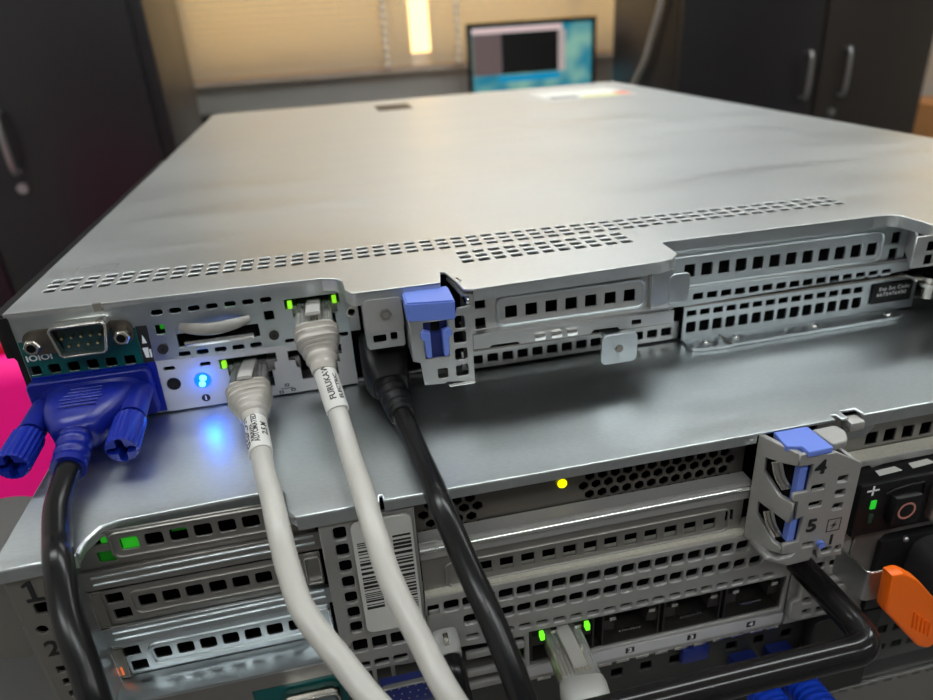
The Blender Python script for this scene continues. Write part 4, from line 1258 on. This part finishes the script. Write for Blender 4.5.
thumbscrew(34.0, 12.0, -8.0, (0.0, -0.12))
thumbscrew(4.2, 10.6, -8.0, (0.0, -0.06))
tube('cable', [(20.3, -37, 8.1), (20.5, -45, 6.7), (21.4, -55, 5.4), (25.0, -68, 4.6), (28.0, -77, 4.4), (31.0, -88, -3.0), (34.5, -96, -12), (36.6, -101.5, -20), (38, -104, -34), (38, -104, -60)], 3.5, M_CABLEK, VC)


# --- grey network cables
def ribbed_boot(name, ax, prof, parent, m):
    """prof: (fraction along axis, half width, half height, power); shallow ripples on top"""
    P = catmull(ax, 10)
    n = len(P)
    sc = []
    for i in range(n):
        f = i / (n - 1)
        for a, b in zip(prof, prof[1:]):
            if a[0] <= f <= b[0] + 1e-6:
                t_ = (f - a[0]) / max(1e-6, b[0] - a[0])
                w_, h_, e_ = [a[j] * (1 - t_) + b[j] * t_ for j in (1, 2, 3)]
                break
        rip = 0.42 * math.sin(f * n * 2 * math.pi / 4.0) if 0.15 < f < 0.9 else 0
        sc.append((w_ + rip, h_ + rip, e_))
    return sweep(name, P, sc, m, parent, n=28, auto=60)


def rj_plug(x, z, y0, parent, clip=True, m=M_CLEAR, L=17.0, w=5.85):
    p = box('plug', x - w, x + w, y0 - L, y0 + 9, z - 4.0, z + 3.4, m, parent, bev=0.5)
    bm = bmesh.new()
    a = [(x, y0 + 4, z + 3.5), (x, y0 - 4, z + 5.0), (x, y0 - L + 1.5, z + 6.4)]
    add_sweep(bm, catmull(a, 3), (2.4, 0.55, 4), 10)
    link('clip', bm_mesh(bm), M_CLIP, p, auto=40)
    for k in range(8):
        box('contact_wire', x - 4.2 + k * 1.2 - .25, x - 4.2 + k * 1.2 + .25, y0 - L + 5, y0 + 6, z - 3.2, z - 2.7, bpy.data.materials['gold_pin'], p)
    return p


def wrap_text(s, size, A, B, r, u0, ang0, m, parent, sx=1.0):
    """text running from B end towards A along a straight sleeve, wrapped round it; ang0 = angle of the text's middle line"""
    A, B = Vector(A), Vector(B)
    d = (A - B).normalized()
    right = d.cross(Vector((0, 0, 1))).normalized()
    up = right.cross(d)
    me = text_mesh(s, size, 0.04)
    for v in me.vertices:
        u, h = v.co.x * sx, v.co.y
        a = ang0 + h / r
        rad = r + 0.07 + v.co.z
        v.co = B + d * (u0 + u) + right * (-math.sin(a) * rad) + up * (math.cos(a) * rad)
    return link('print', me, m, parent)


def network_cable(label, x, z, ax, sleeve, path, words, zs=0.0):
    t = thing('network_cable', label, 'cable', (x, -10, z))
    rj_plug(x, z, 0.0, t)
    ribbed_boot('boot', ax, [(0, 6.4, 5.4, 4), (0.2, 6.9, 6.0, 4), (0.45, 6.6, 5.8, 3), (0.75, 4.9, 4.8, 2.3), (1, 3.7, 3.7, 2)], t, M_BOOT)
    A, B = sleeve
    sl_ = cyl('label_sleeve', A, B, 3.55, M_SLEEVE, t, n=28)
    for (s, size, u0, ang, sx) in words:
        wrap_text(s, size, A, B, 3.55, u0, ang, M_INK, sl_, sx)
    tube('cable', path, 3.05, M_CABLEG, t, n=20)
    return t


network_cable('grey network cable in the port beside the blue light', 69.2, 10.6,
              [(69.2, -12.8, 10.6), (69.8, -16.5, 9.6), (70.6, -21, 8.2), (71.5, -27.5, 6.6)],
              ((71.4, -26.5, 6.9), (74.0, -43.5, 4.9)),
              [(73.9, -43, 5.0), (75.6, -54, 4.5), (78.0, -66, 4.6), (80.0, -78, 3.2), (82.0, -88, -2.0), (85.0, -97, -7.5), (92.6, -107, -15), (98, -114, -20), (106, -122, -27), (118, -130, -40)],
              [('GIGALAN', 3.0, 1.6, 0.98, 1.15), ('FURUKAWA', 1.5, 3.0, 0.42, 1.0), ('AUTOMATED', 2.3, 2.0, 0.05, 1.0), ('2.5 M', 2.6, 5.5, -0.72, 1.1)])
network_cable('grey network cable in the upper port, crossing beside the black cable', 94.0, 29.6,
              [(94.0, -13.2, 28.6), (94.2, -16.5, 27.0), (94.6, -20, 24.2), (95.2, -27, 20.2)],
              ((95.0, -25, 21.2), (97.8, -38.5, 12.4)),
              [(97.4, -37, 13.2), (98.8, -46, 9.2), (100.2, -57, 6.6), (102, -70, 5.0), (103.4, -82, 3.0), (106, -96, -3.5), (111, -108, -13), (115, -117, -20), (122, -126, -31), (130, -132, -46)],
              [('FURUKAWA', 2.6, 2.6, 0.15, 1.0), ('ELECTRIC', 1.9, 2.6, -0.62, 1.1)])

# --- black plug and cable
BC = thing('display_cable', 'black cable with a square plug under the blue riser latch', 'cable', (114, -10, 12))
bm = bmesh.new()
secs = [(-1.5, 114.6, 12.6, 7.4, 9.0, 5), (-8, 114.6, 12.4, 7.6, 9.0, 5), (-16, 114.8, 11.4, 7.6, 8.0, 4.5), (-20, 115.0, 10.2, 7.0, 6.8, 4), (-23, 115.2, 9.4, 5.8, 5.6, 3)]
add_sweep(bm, [(s[1], s[0], s[2]) for s in secs], [(s[3], s[4], s[5]) for s in secs], 32)
link('plug_body', bm_mesh(bm), M_BLACK, BC, auto=40)
cp = catmull([(115.2, -22, 9.4), (115.8, -27, 8.2), (116.6, -33, 7.0), (117.2, -37, 6.6)], 6)
sweep('strain_relief', cp, [(5.3 - 1.2 * i / len(cp) - (0.5 if i % 4 > 1 else 0),) * 2 + (2,) for i in range(len(cp))], M_BLACK, BC, n=24)
tube('cable', [(117.0, -36, 6.6), (118.2, -47, 5.4), (119.4, -60, 4.9), (120.6, -72, 4.7), (121.8, -83, 3.6), (125, -97, -4.0), (128.4, -108, -12.5), (131.6, -119, -24), (135, -126, -40), (137, -128, -60)], 3.25, M_CABLEK, BC)

# --- small black cable with silver collar
UC = thing('usb_cable', 'thin black cable with a silver collar low between the grey and black cables', 'cable', (120, -74, -48))
bm = bmesh.new()
add_sweep(bm, [(119.8, -72, -52.4), (119.9, -76.5, -52.8), (120.0, -79.5, -53.6)], [(3.9, 3.4, 3.5), (4.1, 3.6, 3.5), (3.8, 3.4, 3)], 24)
cl = link('collar', bm_mesh(bm), mat('silver_collar', (0.55, 0.55, 0.54), 0.4, 0.4), UC, auto=40, label='silver collar')
box('collar_clip', 119.0, 120.6, -78.6, -74, -49.6, -48.9, M_CHROME, cl, bev=0.2)
tube('cable', [(120.0, -78.5, -53.6), (120.8, -83, -56), (121.6, -87, -63), (122, -90, -75), (122, -90, -100)], 3.2, M_CABLEK, UC)

# --- clear plug in port 1
RC = thing('network_cable', 'clear network plug in the lit port at the bottom centre', 'cable', (160, -80, -70))
rj_plug(159.6, -70.2, -68.6, RC, L=17, w=6.2)
bm = bmesh.new()
add_sweep(bm, [(159.4, -85.6, -70.4), (159.2, -88, -70.6), (158.6, -98, -72), (157.6, -106, -75)], [(7.0, 5.0, 4), (7.4, 5.6, 4), (7.2, 5.6, 3.5), (4.2, 4.2, 2)], 24)
link('boot', bm_mesh(bm), mat('frosted_clear', (0.75, 0.74, 0.70), 0.25, trans=0.55), RC, auto=50)
tube('cable', [(157.8, -105, -74.6), (156, -114, -80), (155, -118, -92), (155, -119, -115)], 3.0, M_CABLEG, RC)

# --- video port of the lower server, empty
vport = plate('video_port', rr(106.8, -72.2, 17.5, 11.0, 2.2, 4), [rr(106.8, -72.2, 16.3, 9.8, 1.8, 4)], 'XZ', -75.0, 1.8, M_POSTG, LS, bev=0.15)
box('blue_insert', 98.4, 115.2, -73.4, -70.5, -77.4, -67.0, M_BLUED, vport, label='blue port insert')
for r_ in range(3):
    for k in range(5):
        cyl('socket_hole', (101.4 + 2.6 * k + 0.6 * (r_ % 2), -73.55, -69.4 - 2.6 * r_), (101.4 + 2.6 * k + 0.6 * (r_ % 2), -73.3, -69.4 - 2.6 * r_), 0.28, M_POSTG, vport, n=10)

# --- black bent bar
bar = [(243.8, -66, -57), (243.8, -75, -57), (243.8, -92, -57), (243.8, -98, -57.2), (242.2, -102.4, -57.4), (238.2, -104.4, -57.5), (230, -104.6, -57.5), (205, -104.6, -57.5), (170, -104.8, -57.5), (130, -105, -57.6), (90, -105, -57.6)]
o = sweep('cable_support_bar', catmull(bar, 6), (4.4, 4.4, 2), mat('glossy_black_bar', (0.010, 0.009, 0.009), 0.16, spec=0.32), n=24)
tag(o, 'glossy black bent bar running under the lit network port', 'bar')

# --- power plug in the supply
PC = thing('power_cable', 'thick black power plug beside the orange lever', 'cable', (300, -80, -62))
bm = bmesh.new()
add_sweep(bm, [(300, -73.2, -66), (300, -78, -66), (300.4, -90, -66), (302, -104, -67), (304, -120, -68)], [(16, 13.5, 5), (16.5, 14, 5), (15.5, 13, 4.5), (12, 10, 3.5), (5, 5, 2)], 36)
link('plug_body', bm_mesh(bm), M_RUBBER, PC, auto=40)
tube('cable', [(303.8, -118, -68), (306, -132, -72), (310, -140, -90), (312, -142, -120)], 4.2, M_CABLEK, PC)

# --- blue boots in the third server
for (bx, bz, lab) in ((232.5, -108.5, 'blue ribbed cable boot under the black bar, left of two'), (247.0, -108.0, 'blue ribbed cable boot under the black bar, right of two')):
    t = thing('network_cable', lab, 'cable', (bx, -70, bz))
    box('plug_body', bx - 5, bx + 5, -78, -62.2, bz - 3, bz + 4, M_BLUED, t, bev=0.8)  # shade under the server above is put into the dark blue
    pth = [(bx, -77.0 - i * 0.6, bz + 0.04 * i) for i in range(26)]
    sweep('boot', pth, [(6.0 - (0.9 if i % 4 > 1 else 0), 5.6 - (0.9 if i % 4 > 1 else 0), 2.6) for i in range(26)], mat('blue_boot', (0.004, 0.04, 0.42), 0.35), t, n=24)
    tube('cable', [(bx, -91, bz + 1), (bx, -97, bz - 2), (bx, -104, bz - 14), (bx, -106, bz - 40)], 3.0, M_CABLEK, t)
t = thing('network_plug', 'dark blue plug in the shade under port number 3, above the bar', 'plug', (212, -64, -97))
box('plug_body', 206.5, 217.5, -65, -62.2, -101.5, -93.8, M_BLUED, t, bev=1.0)  # darker blue carries the shade under the port strip
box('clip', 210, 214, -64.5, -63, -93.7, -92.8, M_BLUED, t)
